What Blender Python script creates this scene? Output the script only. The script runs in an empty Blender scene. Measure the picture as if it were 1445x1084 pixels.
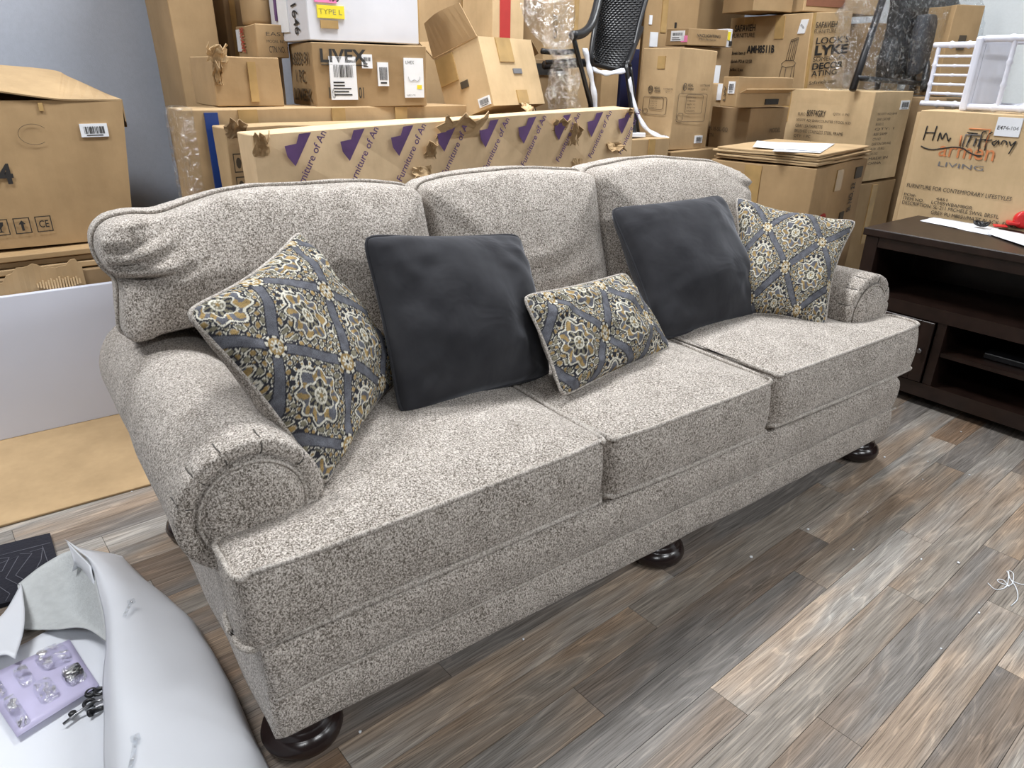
import bpy, bmesh, math, random
import numpy as np
from mathutils import Vector, Matrix, noise

scn = bpy.context.scene
COL = scn.collection
random.seed(7)

# ------------------------------------------------------------------ camera
CAM = np.array([-0.2112, -1.0455, 1.2868])
YAW, PIT, ROL, FPX = 0.63296, 0.41838, 0.01737, 996.58
IW, IH = 1445, 1084
def cam_axes():
    cy, sy, cp, sp = math.cos(YAW), math.sin(YAW), math.cos(PIT), math.sin(PIT)
    f = np.array([sy*cp, cy*cp, -sp]); r = np.array([cy, -sy, 0.0]); u = np.cross(r, f)
    c, s = math.cos(ROL), math.sin(ROL)
    return c*r + s*u, -s*r + c*u, f
AX = cam_axes()
cd = bpy.data.cameras.new('camera'); cam = bpy.data.objects.new('camera', cd); COL.objects.link(cam)
cd.sensor_fit = 'HORIZONTAL'; cd.sensor_width = 36.0; cd.lens = FPX/IW*36.0
cd.clip_start = 0.02; cd.clip_end = 60
M = Matrix.Identity(4)
for i in range(3):
    M[i][0] = AX[0][i]; M[i][1] = AX[1][i]; M[i][2] = -AX[2][i]; M[i][3] = CAM[i]
cam.matrix_world = M
scn.camera = cam

# ------------------------------------------------------------------ light
scn.view_settings.view_transform = 'Standard'
scn.view_settings.look = 'None'
scn.view_settings.gamma = 1.0
scn.view_settings.use_curve_mapping = False
scn.view_settings.exposure = 0.0
wd = bpy.data.worlds.new('world'); scn.world = wd; wd.use_nodes = True
wd.node_tree.nodes['Background'].inputs[0].default_value = (0.86, 0.92, 1.0, 1)
wd.node_tree.nodes['Background'].inputs[1].default_value = 0.075
# ceiling panels: x, y, size x, size y, watts
PANELS = [(-1.1, 1.25, 0.9, 0.4, 60), (1.35, 1.3, 0.9, 0.4, 68), (3.35, 1.0, 0.9, 0.4, 46),
          (-1.1, -2.9, 1.2, 0.6, 46), (1.6, -2.9, 1.2, 0.6, 58), (4.1, -2.9, 1.2, 0.6, 44)]
CEIL = 3.05

def survey(px, py, ax, val):
    """world point seen at a pixel of the photograph, on the plane axis=val"""
    d = AX[0]*((px-IW/2)/FPX) - AX[1]*((py-IH/2)/FPX) + AX[2]
    t = (val - CAM[ax])/d[ax]
    return Vector((CAM + t*d).tolist())

# ------------------------------------------------------------------ helpers
def link(name, me, mat=None, parent=None):
    o = bpy.data.objects.new(name, me); COL.objects.link(o)
    if mat is not None and me is not None: 
        if not me.materials: me.materials.append(mat)
    if parent is not None: o.parent = parent
    return o
def tag(o, label, cat, group=None):
    o['label'] = label; o['category'] = cat
    if group: o['group'] = group
    return o
def struct(o):
    o['kind'] = 'structure'; return o
def thing(name, label, cat, loc=(0, 0, 0), rot=(0, 0, 0), group=None):
    o = bpy.data.objects.new(name, None); COL.objects.link(o)
    o.location = loc; o.rotation_euler = rot; o.empty_display_size = 0.05
    return tag(o, label, cat, group)
def smooth(me, on=True):
    me.polygons.foreach_set('use_smooth', [on]*len(me.polygons)); me.update()
def from_bm(name, bm, mat, parent=None, sm=False):
    bmesh.ops.recalc_face_normals(bm, faces=bm.faces[:])
    me = bpy.data.meshes.new(name); bm.to_mesh(me); bm.free()
    if sm: smooth(me)
    return link(name, me, mat, parent)
def from_data(name, vs, fs, mat, parent=None, sm=False):
    me = bpy.data.meshes.new(name); me.from_pydata([tuple(v) for v in vs], [], fs); me.update()
    if sm: smooth(me)
    return link(name, me, mat, parent)
def add_box(bm, lo, hi, bev=0.0, seg=2):
    r = bmesh.ops.create_cube(bm, size=1.0)
    vs = r['verts']
    for v in vs:
        v.co = Vector([(lo[i]+hi[i])/2 + v.co[i]*(hi[i]-lo[i]) for i in range(3)])
    if bev > 0:
        es = list({e for v in vs for e in v.link_edges})
        bmesh.ops.bevel(bm, geom=es, offset=bev, segments=seg, affect='EDGES', profile=0.5)
    return vs
def box(name, lo, hi, mat, parent=None, bev=0.0, seg=2, sm=False):
    bm = bmesh.new(); add_box(bm, lo, hi, bev, seg); return from_bm(name, bm, mat, parent, sm)
def tube_data(pts, r, n=6, closed=False, rfun=None):
    P = [Vector(p) for p in pts]; m = len(P); vs = []; fs = []
    up = Vector((0.13, 0.21, 0.97)); prev = None
    for i, q in enumerate(P):
        a = P[(i-1) % m] if (closed or i > 0) else P[i]
        b = P[(i+1) % m] if (closed or i < m-1) else P[i]
        t = (b-a)
        if t.length < 1e-9: t = Vector((0, 0, 1))
        t.normalize()
        if prev is None:
            s = t.cross(up)
            if s.length < 1e-3: s = t.cross(Vector((1, 0, 0)))
        else:
            s = prev - t*prev.dot(t)
            if s.length < 1e-6: s = t.cross(up)
        s.normalize(); prev = s; w = t.cross(s)
        rr = r if rfun is None else rfun(i/(m-1))*r
        for k in range(n):
            an = 2*math.pi*k/n
            vs.append(q + s*(math.cos(an)*rr) + w*(math.sin(an)*rr))
    rng = m if closed else m-1
    for i in range(rng):
        j = (i+1) % m
        for k in range(n):
            k2 = (k+1) % n
            fs.append((i*n+k, i*n+k2, j*n+k2, j*n+k))
    if not closed:
        fs.append(tuple(range(n-1, -1, -1))); fs.append(tuple((m-1)*n+k for k in range(n)))
    return vs, fs
def tube(name, pts, r, mat, parent=None, n=6, closed=False, rfun=None):
    vs, fs = tube_data(pts, r, n, closed, rfun)
    return from_data(name, vs, fs, mat, parent, True)
def tubes(name, paths, r, mat, parent=None, n=6):
    V = []; F = []
    for pts in paths:
        vs, fs = tube_data(pts, r, n); o = len(V); V += vs; F += [tuple(i+o for i in f) for f in fs]
    return from_data(name, V, F, mat, parent, True)
def lathe_data(prof, n=28, c=(0, 0, 0)):
    vs = []; fs = []
    for (r, z) in prof:
        for k in range(n):
            a = 2*math.pi*k/n; vs.append((c[0]+r*math.cos(a), c[1]+r*math.sin(a), c[2]+z))
    for i in range(len(prof)-1):
        for k in range(n):
            k2 = (k+1) % n; fs.append((i*n+k, i*n+k2, (i+1)*n+k2, (i+1)*n+k))
    fs.append(tuple(range(n-1, -1, -1))); fs.append(tuple((len(prof)-1)*n+k for k in range(n)))
    return vs, fs
def catmull(pts, per=6, closed=False):
    P = [np.array(p, float) for p in pts]; m = len(P); out = []
    rng = m if closed else m-1
    for i in range(rng):
        p0 = P[(i-1) % m] if (closed or i > 0) else P[i]*2-P[i+1]
        p1 = P[i]; p2 = P[(i+1) % m]
        p3 = P[(i+2) % m] if (closed or i < m-2) else P[i+1]*2-P[i]
        for k in range(per):
            t = k/per
            out.append(0.5*((2*p1)+(-p0+p2)*t+(2*p0-5*p1+4*p2-p3)*t*t+(-p0+3*p1-3*p2+p3)*t**3))
    if not closed: out.append(P[-1])
    return out
def add_prism(bm, poly, axis, lo, hi):
    """extrude a 2-D polygon along axis ('y': poly is x,z ; 'z': poly is x,y)"""
    def mk(p, h):
        return bm.verts.new((p[0], h, p[1])) if axis == 'y' else (bm.verts.new((p[0], p[1], h)) if axis == 'z' else bm.verts.new((h, p[0], p[1])))
    a = [mk(p, lo) for p in poly]; b = [mk(p, hi) for p in poly]
    bm.faces.new(a); bm.faces.new(b[::-1])
    n = len(poly)
    for i in range(n):
        bm.faces.new((a[i], b[i], b[(i+1) % n], a[(i+1) % n]))
def soft(name, build, voxel, iters, deform, mat, parent):
    bm = bmesh.new(); build(bm); bmesh.ops.triangulate(bm, faces=bm.faces[:])
    bmesh.ops.recalc_face_normals(bm, faces=bm.faces[:])
    me = bpy.data.meshes.new('tmp'); bm.to_mesh(me); bm.free()
    o = bpy.data.objects.new('tmp', me); COL.objects.link(o)
    m = o.modifiers.new('r', 'REMESH'); m.mode = 'VOXEL'; m.voxel_size = voxel
    m = o.modifiers.new('s', 'SMOOTH'); m.iterations = iters; m.factor = 0.5
    dg = bpy.context.evaluated_depsgraph_get()
    me2 = bpy.data.meshes.new_from_object(o.evaluated_get(dg))
    bpy.data.objects.remove(o); bpy.data.meshes.remove(me)
    n = len(me2.vertices); co = np.empty(n*3, np.float64); c32 = np.empty(n*3, np.float32)
    me2.vertices.foreach_get('co', c32); co = c32.astype(float).reshape(-1, 3)
    if deform is not None:
        co = deform(co); me2.vertices.foreach_set('co', co.astype(np.float32).ravel())
    me2.name = name; me2.materials.clear(); smooth(me2)
    return link(name, me2, mat, parent)
def pdist(P, poly):
    """distance of 2-D points to a polygon outline"""
    d = np.full(len(P), 1e9); m = len(poly)
    for i in range(m):
        a = np.array(poly[i]); b = np.array(poly[(i+1) % m]); ab = b-a; L = ab@ab
        if L < 1e-12: continue
        t = np.clip(((P-a)@ab)/L, 0, 1); q = a+t[:, None]*ab
        d = np.minimum(d, np.hypot(*(P-q).T))
    return d
def round_poly(poly, r, seg=5):
    out = []; m = len(poly)
    for i in range(m):
        p = np.array(poly[i], float); a = np.array(poly[i-1], float); b = np.array(poly[(i+1) % m], float)
        da = a-p; db = b-p; la, lb = np.hypot(*da), np.hypot(*db); k = min(r, la*0.45, lb*0.45)
        p0 = p+da/la*k; p1 = p+db/lb*k
        for s in range(seg+1):
            t = s/seg; out.append(tuple((1-t)**2*p0+2*t*(1-t)*p+t*t*p1))
    return out

# ------------------------------------------------------------------ materials
def nmat(name):
    m = bpy.data.materials.new(name); m.use_nodes = True
    nt = m.node_tree; return m, nt, nt.nodes['Principled BSDF']
def N(nt, t, **kw):
    n = nt.nodes.new(t)
    for k, v in kw.items():
        if hasattr(n, k): setattr(n, k, v)
        else: n.inputs[k].default_value = v
    return n
def L(nt, a, b): nt.links.new(a, b)
def ramp(nt, stops, interp='LINEAR'):
    r = nt.nodes.new('ShaderNodeValToRGB'); e = r.color_ramp.elements; r.color_ramp.interpolation = interp
    while len(e) < len(stops): e.new(0.5)
    for i, (p, c) in enumerate(stops): e[i].position = p; e[i].color = (*c, 1)
    return r
def srgb(r, g, b):
    f = lambda c: (c/255/12.92) if c/255 <= 0.04045 else ((c/255+0.055)/1.055)**2.4
    return (f(r), f(g), f(b))
def plain(name, col, rough=0.6, metal=0.0, bump=0.0, bscale=60, spec=0.5, trans=0.0, var=0.06):
    m, nt, p = nmat(name)
    p.inputs['Roughness'].default_value = rough; p.inputs['Metallic'].default_value = metal
    p.inputs['Specular IOR Level'].default_value = spec
    if trans: p.inputs['Transmission Weight'].default_value = trans
    tc = N(nt, 'ShaderNodeTexCoord'); nz = N(nt, 'ShaderNodeTexNoise', Scale=bscale*0.3, Detail=3.0)
    L(nt, tc.outputs['Object'], nz.inputs['Vector'])
    r = ramp(nt, [(0.3, tuple(c*(1-var) for c in col)), (0.7, tuple(min(1, c*(1+var)) for c in col))])
    L(nt, nz.outputs['Fac'], r.inputs['Fac']); L(nt, r.outputs['Color'], p.inputs['Base Color'])
    if bump:
        n2 = N(nt, 'ShaderNodeTexNoise', Scale=bscale, Detail=4.0); L(nt, tc.outputs['Object'], n2.inputs['Vector'])
        b = N(nt, 'ShaderNodeBump', Strength=bump, Distance=0.01); L(nt, n2.outputs['Fac'], b.inputs['Height'])
        L(nt, b.outputs['Normal'], p.inputs['Normal'])
    return m
def tweed(name, dark, mid, light, scale):
    m, nt, p = nmat(name); p.inputs['Roughness'].default_value = 0.95
    p.inputs['Specular IOR Level'].default_value = 0.15
    p.inputs['Sheen Weight'].default_value = 0.15; p.inputs['Sheen Roughness'].default_value = 0.5
    tc = N(nt, 'ShaderNodeTexCoord'); mp = N(nt, 'ShaderNodeMapping'); mp.inputs['Scale'].default_value = (1.0, 1.0, 0.8)
    L(nt, tc.outputs['Object'], mp.inputs['Vector'])
    a = N(nt, 'ShaderNodeTexNoise', Scale=scale, Detail=2.0, Roughness=0.75, Distortion=0.6); L(nt, mp.outputs[0], a.inputs['Vector'])
    b = N(nt, 'ShaderNodeTexNoise', Scale=14.0, Detail=2.0); L(nt, mp.outputs[0], b.inputs['Vector'])
    mx = N(nt, 'ShaderNodeMath', operation='MULTIPLY_ADD'); L(nt, b.outputs['Fac'], mx.inputs[0]); mx.inputs[1].default_value = 0.10; 
    ad = N(nt, 'ShaderNodeMath', operation='SUBTRACT'); L(nt, a.outputs['Fac'], ad.inputs[0]); ad.inputs[1].default_value = 0.05
    L(nt, ad.outputs[0], mx.inputs[2])
    r = ramp(nt, [(0.36, dark), (0.48, mid), (0.61, light)]); L(nt, mx.outputs[0], r.inputs['Fac'])
    L(nt, r.outputs['Color'], p.inputs['Base Color'])
    bp = N(nt, 'ShaderNodeBump', Strength=0.5, Distance=0.004); L(nt, a.outputs['Fac'], bp.inputs['Height']); L(nt, bp.outputs['Normal'], p.inputs['Normal'])
    return m
def cardboard_mat():
    m, nt, p = nmat('cardboard'); p.inputs['Roughness'].default_value = 0.75; p.inputs['Specular IOR Level'].default_value = 0.3
    oi = N(nt, 'ShaderNodeObjectInfo'); tc = N(nt, 'ShaderNodeTexCoord')
    n1 = N(nt, 'ShaderNodeTexNoise', Scale=5.0, Detail=5.0, Roughness=0.6)
    va = N(nt, 'ShaderNodeVectorMath', operation='ADD'); L(nt, tc.outputs['Object'], va.inputs[0]); L(nt, oi.outputs['Random'], va.inputs[1])
    L(nt, va.outputs[0], n1.inputs['Vector'])
    r1 = ramp(nt, [(0.3, (0.84, 0.83, 0.81)), (0.7, (1.08, 1.08, 1.08))]); L(nt, n1.outputs['Fac'], r1.inputs['Fac'])
    mul = N(nt, 'ShaderNodeMix', data_type='RGBA', blend_type='MULTIPLY'); mul.inputs['Factor'].default_value = 1.0
    L(nt, oi.outputs['Color'], mul.inputs['A']); L(nt, r1.outputs['Color'], mul.inputs['B'])
    # scuffs
    mp = N(nt, 'ShaderNodeMapping'); mp.inputs['Scale'].default_value = (30, 30, 4); L(nt, va.outputs[0], mp.inputs['Vector'])
    n2 = N(nt, 'ShaderNodeTexNoise', Scale=1.6, Detail=3.0); L(nt, mp.outputs[0], n2.inputs['Vector'])
    r2 = ramp(nt, [(0.35, (0.985, 0.98, 0.975)), (0.65, (1.015, 1.015, 1.015))]); L(nt, n2.outputs['Fac'], r2.inputs['Fac'])
    mul2 = N(nt, 'ShaderNodeMix', data_type='RGBA', blend_type='MULTIPLY'); mul2.inputs['Factor'].default_value = 1.0
    L(nt, mul.outputs['Result'], mul2.inputs['A']); L(nt, r2.outputs['Color'], mul2.inputs['B'])
    L(nt, mul2.outputs['Result'], p.inputs['Base Color'])
    bp = N(nt, 'ShaderNodeBump', Strength=0.25, Distance=0.01); L(nt, n1.outputs['Fac'], bp.inputs['Height']); L(nt, bp.outputs['Normal'], p.inputs['Normal'])
    return m
def wood_floor_mat():
    m, nt, p = nmat('oak_plank'); p.inputs['Roughness'].default_value = 0.5; p.inputs['Specular IOR Level'].default_value = 0.35
    oi = N(nt, 'ShaderNodeObjectInfo'); tc = N(nt, 'ShaderNodeTexCoord')
    ml = N(nt, 'ShaderNodeMath', operation='MULTIPLY'); ml.inputs[1].default_value = 37.0; L(nt, oi.outputs['Random'], ml.inputs[0])
    va = N(nt, 'ShaderNodeVectorMath', operation='ADD'); L(nt, tc.outputs['Object'], va.inputs[0]); L(nt, ml.outputs[0], va.inputs[1])
    # cathedral rings
    mp = N(nt, 'ShaderNodeMapping'); mp.inputs['Scale'].default_value = (1.5, 13.0, 1); L(nt, va.outputs[0], mp.inputs['Vector'])
    n0 = N(nt, 'ShaderNodeTexNoise', Scale=1.0, Detail=2.0, Distortion=0.4); L(nt, mp.outputs[0], n0.inputs['Vector'])
    k = N(nt, 'ShaderNodeMath', operation='MULTIPLY'); k.inputs[1].default_value = 55.0; L(nt, n0.outputs['Fac'], k.inputs[0])
    sn = N(nt, 'ShaderNodeMath', operation='SINE'); L(nt, k.outputs[0], sn.inputs[0])
    r0 = ramp(nt, [(0.0, (0.80, 0.78, 0.76)), (0.5, (1.0, 1.0, 1.0)), (0.86, (1.02, 1.02, 1.02)), (0.97, (1.45, 1.42, 1.38))])
    mr = N(nt, 'ShaderNodeMapRange'); mr.inputs['From Min'].default_value = -1; L(nt, sn.outputs[0], mr.inputs['Value']); L(nt, mr.outputs[0], r0.inputs['Fac'])
    # fine grain
    mp2 = N(nt, 'ShaderNodeMapping'); mp2.inputs['Scale'].default_value = (7.0, 330.0, 1); L(nt, va.outputs[0], mp2.inputs['Vector'])
    n1 = N(nt, 'ShaderNodeTexNoise', Scale=1.0, Detail=4.0, Roughness=0.7); L(nt, mp2.outputs[0], n1.inputs['Vector'])
    r1 = ramp(nt, [(0.34, (0.50, 0.48, 0.46)), (0.48, (0.98, 0.98, 0.98)), (0.66, (1.36, 1.36, 1.35))]); L(nt, n1.outputs['Fac'], r1.inputs['Fac'])
    # brown patches over the grey
    mp3 = N(nt, 'ShaderNodeMapping'); mp3.inputs['Scale'].default_value = (1.7, 9.0, 1); L(nt, va.outputs[0], mp3.inputs['Vector'])
    n2 = N(nt, 'ShaderNodeTexNoise', Scale=1.0, Detail=2.0); L(nt, mp3.outputs[0], n2.inputs['Vector'])
    r2 = ramp(nt, [(0.42, (0.93, 0.95, 0.97)), (0.62, (1.08, 0.92, 0.78))]); L(nt, n2.outputs['Fac'], r2.inputs['Fac'])
    c = oi.outputs['Color']
    for r in (r0, r1, r2):
        mx = N(nt, 'ShaderNodeMix', data_type='RGBA', blend_type='MULTIPLY'); mx.inputs['Factor'].default_value = 1.0 if r is not r0 else 0.6
        L(nt, c, mx.inputs['A']); L(nt, r.outputs['Color'], mx.inputs['B']); c = mx.outputs['Result']
    L(nt, c, p.inputs['Base Color'])
    bp = N(nt, 'ShaderNodeBump', Strength=0.18, Distance=0.004); L(nt, n1.outputs['Fac'], bp.inputs['Height']); L(nt, bp.outputs['Normal'], p.inputs['Normal'])
    return m
def film_mat(name, dens=0.16):
    m, nt, p = nmat(name)
    for n in list(nt.nodes):
        if n.type == 'BSDF_PRINCIPLED': nt.nodes.remove(n)
    out = [n for n in nt.nodes if n.type == 'OUTPUT_MATERIAL'][0]
    tr = N(nt, 'ShaderNodeBsdfTransparent'); tr.inputs[0].default_value = (0.95, 0.96, 0.97, 1)
    gl = N(nt, 'ShaderNodeBsdfGlossy'); gl.inputs['Roughness'].default_value = 0.08; gl.inputs[0].default_value = (1, 1, 1, 1)
    df = N(nt, 'ShaderNodeBsdfTranslucent'); df.inputs[0].default_value = (0.9, 0.92, 0.95, 1)
    tc = N(nt, 'ShaderNodeTexCoord'); nz = N(nt, 'ShaderNodeTexNoise', Scale=30.0, Detail=4.0, Roughness=0.6, Distortion=1.6); L(nt, tc.outputs['Object'], nz.inputs['Vector'])
    bp = N(nt, 'ShaderNodeBump', Strength=1.0, Distance=0.02); L(nt, nz.outputs['Fac'], bp.inputs['Height']); L(nt, bp.outputs['Normal'], gl.inputs['Normal'])
    m1 = N(nt, 'ShaderNodeMixShader'); m1.inputs[0].default_value = 0.12; L(nt, gl.outputs[0], m1.inputs[1]); L(nt, df.outputs[0], m1.inputs[2])
    r = ramp(nt, [(0.5, (dens*0.4,)*3), (0.62, (min(1, dens*3.5),)*3)]); L(nt, nz.outputs['Fac'], r.inputs['Fac'])
    m2 = N(nt, 'ShaderNodeMixShader'); L(nt, r.outputs['Color'], m2.inputs[0]); L(nt, tr.outputs[0], m2.inputs[1]); L(nt, m1.outputs[0], m2.inputs[2])
    L(nt, m2.outputs[0], out.inputs['Surface'])
    return m
def attr_mat(name):
    m, nt, p = nmat(name); p.inputs['Roughness'].default_value = 0.9; p.inputs['Specular IOR Level'].default_value = 0.15
    a = N(nt, 'ShaderNodeVertexColor'); a.layer_name = 'pattern'
    tc = N(nt, 'ShaderNodeTexCoord'); nz = N(nt, 'ShaderNodeTexNoise', Scale=500.0, Detail=1.0); L(nt, tc.outputs['Object'], nz.inputs['Vector'])
    r = ramp(nt, [(0.3, (0.75,)*3), (0.7, (1.2,)*3)]); L(nt, nz.outputs['Fac'], r.inputs['Fac'])
    mx = N(nt, 'ShaderNodeMix', data_type='RGBA', blend_type='MULTIPLY'); mx.inputs['Factor'].default_value = 1.0
    L(nt, a.outputs['Color'], mx.inputs['A']); L(nt, r.outputs['Color'], mx.inputs['B']); L(nt, mx.outputs['Result'], p.inputs['Base Color'])
    bp = N(nt, 'ShaderNodeBump', Strength=0.3, Distance=0.003); L(nt, nz.outputs['Fac'], bp.inputs['Height']); L(nt, bp.outputs['Normal'], p.inputs['Normal'])
    return m

FAB = tweed('sofa_tweed', (0.105, 0.087, 0.070), (0.345, 0.302, 0.260), (0.74, 0.68, 0.625), 300)
FABP = tweed('sofa_tweed_piping', (0.18, 0.155, 0.13), (0.42, 0.375, 0.33), (0.68, 0.63, 0.58), 300)
CREASE_SHADE = plain('sofa_tweed_crease_shade', (0.10, 0.09, 0.08), 0.95)  # darkened tweed, the shade inside the arm folds put into the colour
CARD = cardboard_mat()
OAK = wood_floor_mat()
WALNUT = plain('dark_foot_wood', (0.018, 0.010, 0.009), 0.22, var=0.25)
VELVET, _nt, _p = nmat('charcoal_velvet')
_p.inputs['Base Color'].default_value = (0.030, 0.032, 0.040, 1); _p.inputs['Roughness'].default_value = 0.9
_p.inputs['Specular IOR Level'].default_value = 0.1
_p.inputs['Sheen Weight'].default_value = 0.35; _p.inputs['Sheen Roughness'].default_value = 0.4; _p.inputs['Sheen Tint'].default_value = (0.62, 0.64, 0.70, 1)
_tc = N(_nt, 'ShaderNodeTexCoord'); _nz = N(_nt, 'ShaderNodeTexNoise', Scale=9.0, Detail=3.0); L(_nt, _tc.outputs['Object'], _nz.inputs['Vector'])
_r = ramp(_nt, [(0.35, (0.030, 0.030, 0.034)), (0.65, (0.045, 0.045, 0.050))]); L(_nt, _nz.outputs['Fac'], _r.inputs['Fac']); L(_nt, _r.outputs['Color'], _p.inputs['Base Color'])
_n2 = N(_nt, 'ShaderNodeTexNoise', Scale=7.0, Detail=3.0, Distortion=0.8); L(_nt, _tc.outputs['Object'], _n2.inputs['Vector'])
_bp = N(_nt, 'ShaderNodeBump', Strength=0.35, Distance=0.02); L(_nt, _n2.outputs['Fac'], _bp.inputs['Height']); L(_nt, _bp.outputs['Normal'], _p.inputs['Normal'])
PATTERN = attr_mat('printed_fabric')
WALLM = plain('wall_paint', (0.42, 0.45, 0.52), 0.85, bump=0.1, bscale=220, var=0.03)
WALLW = plain('wall_white_paint', (0.78, 0.82, 0.84), 0.85, bump=0.1, bscale=220, var=0.02)
SUBF = plain('floor_joint', (0.03, 0.027, 0.025), 0.9)
TAPE = plain('packing_tape', (0.42, 0.275, 0.115), 0.25, var=0.15, bscale=40)
BLUET = plain('blue_tape', (0.012, 0.045, 0.21), 0.4)
PAPER = plain('white_paper', (0.80, 0.82, 0.86), 0.7, var=0.03)
INK = plain('black_ink', (0.020, 0.018, 0.017), 0.7)
INKB = plain('brown_ink', (0.075, 0.055, 0.035), 0.7)
INKR = plain('red_ink', (0.42, 0.03, 0.025), 0.7)
INKO = plain('orange_ink', (0.62, 0.22, 0.08), 0.7)
INKG = plain('grey_ink', (0.16, 0.16, 0.17), 0.7)
INKP = plain('purple_ink', (0.115, 0.055, 0.17), 0.6, var=0.2, bscale=40)
PINK = plain('pink_sticker', (0.80, 0.22, 0.45), 0.6)
YELL = plain('yellow_sticker', (0.80, 0.66, 0.03), 0.6)
WHITEB = plain('white_carton', (0.66, 0.66, 0.70), 0.6, var=0.05, bscale=20)
BLACKP = plain('black_plastic', (0.012, 0.012, 0.014), 0.38)
RESIN = plain('white_resin', (0.74, 0.76, 0.86), 0.3, var=0.02)
VINYL = plain('white_vinyl', (0.80, 0.82, 0.87), 0.45, bump=0.12, bscale=14, var=0.03)
BACKING = plain('vinyl_backing', (0.56, 0.58, 0.58), 0.85, bump=0.25, bscale=160, var=0.06)
PANELW = plain('white_laminate', (0.66, 0.69, 0.80), 0.35, var=0.03, bscale=10)
ESPRESSO = plain('espresso_wood', (0.020, 0.0105, 0.0078), 0.33, bump=0.05, bscale=60, var=0.3)
DARKIN = plain('dark_glass', (0.006, 0.006, 0.007), 0.12)
METAL = plain('steel', (0.30, 0.30, 0.31), 0.28, metal=1.0)
LILAC = plain('lilac_tray', (0.60, 0.56, 0.78), 0.3, var=0.05)
REDP = plain('red_plastic', (0.75, 0.03, 0.03), 0.3)
QUILT = plain('black_quilt', (0.010, 0.010, 0.018), 0.9, bump=0.4, bscale=90)
STITCH = plain('grey_stitch', (0.16, 0.16, 0.19), 0.9)
FOAM = plain('white_foam_strip', (0.72, 0.74, 0.80), 0.8, bump=0.15, bscale=60)
FILM = film_mat('clear_film', 0.15)
FILM2 = film_mat('stretch_film', 0.085)
NAVY = plain('navy_board', (0.012, 0.018, 0.075), 0.5)
RUST = plain('rust_cardboard', (0.22, 0.09, 0.05), 0.8)
GLOW, _nt, _p = nmat('lamp_diffuser'); _p.inputs['Emission Color'].default_value = (0.95, 0.98, 1, 1); _p.inputs['Emission Strength'].default_value = 4.0
# ------------------------------------------------------------------ room
struct(box('wall_back', (-2.6, 2.72, 0), (5.3, 2.86, CEIL), WALLM))
struct(box('wall_right', (5.15, -5.5, 0), (5.3, 2.72, CEIL), WALLW))
struct(box('ceiling', (-2.6, -5.5, CEIL), (5.3, 2.86, CEIL+0.1), WALLW))
floor = struct(box('floor', (-2.6, -5.5, -0.05), (5.3, 2.86, -0.0035), SUBF))
for (x, y, sx, sy, w) in PANELS:
    pos = 'behind' if y > 0 else 'in front of'
    side = 'left' if x < 0 else ('right' if x > 3 else 'middle')
    t = thing('ceiling_light', 'flat white ceiling light panel %s the sofa, %s of its row' % (pos, side), 'ceiling light', (x, y, CEIL), group='ceiling light panels')
    bm = bmesh.new()
    add_box(bm, (-sx/2-.03, -sy/2-.03, -.02), (sx/2+.03, -sy/2, 0)); add_box(bm, (-sx/2-.03, sy/2, -.02), (sx/2+.03, sy/2+.03, 0))
    add_box(bm, (-sx/2-.03, -sy/2, -.02), (-sx/2, sy/2, 0)); add_box(bm, (sx/2, -sy/2, -.02), (sx/2+.03, sy/2, 0))
    from_bm('frame', bm, RESIN, t)
    box('diffuser', (-sx/2, -sy/2, -.008), (sx/2, sy/2, 0), GLOW, t)
    ld = bpy.data.lights.new('panel_lamp', 'AREA'); ld.shape = 'RECTANGLE'; ld.size = sx; ld.size_y = sy; ld.energy = w; ld.color = (0.95, 0.975, 1.0)
    lo = bpy.data.objects.new('lamp', ld); COL.objects.link(lo); lo.parent = t; lo.location = (0, 0, -.025)

# floor planks: rows 0.0993 wide, 0.98 long, laid 4 degrees off the sofa
PHI, V0, PW, PL = 0.0725, -0.1181, 0.0993, 0.98
OFF = {-14: -.29, -12: -.09, -2: .406, -1: .115, 0: .903, 1: .603, 2: 1.382, 3: .847, 4: 1.528, 5: .963, 6: 1.679, 7: 1.44}
plank_me = {}
def plank_mesh(l):
    k = round(l, 3)
    if k not in plank_me:
        bm = bmesh.new(); g = 0.0006
        vs = add_box(bm, (g, -PW+g, -0.0035), (l-g, -g, 0.0))
        me = bpy.data.meshes.new('plank'); bm.to_mesh(me); bm.free(); me.materials.append(OAK); plank_me[k] = me
    return plank_me[k]
tv, nv = np.array([math.cos(PHI), math.sin(PHI)]), np.array([-math.sin(PHI), math.cos(PHI)])
PCOL = [(.215, .192, .172), (.25, .226, .202), (.30, .270, .240), (.215, .168, .130), (.195, .176, .160), (.265, .228, .192), (.34, .310, .278), (.20, .155, .120)]
rp = random.Random(3)
for row in range(-19, 12):
    off = OFF.get(row, rp.uniform(0, PL)) % PL
    v = V0 - row*PW
    u0, u1 = (-.9, 3.3) if row > -7 else (-.9, 1.2)
    if row > 7: u0, u1 = .2, 2.4
    k = math.floor((u0-off)/PL)
    while off+k*PL < u1:
        u = off+k*PL; k += 1
        o = link('plank', plank_mesh(PL), None, floor)
        q = tv*u + nv*v; o.location = (q[0], q[1], 0); o.rotation_euler = (0, 0, PHI)
        c = rp.choice(PCOL); o.color = (*c, 1)

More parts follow.
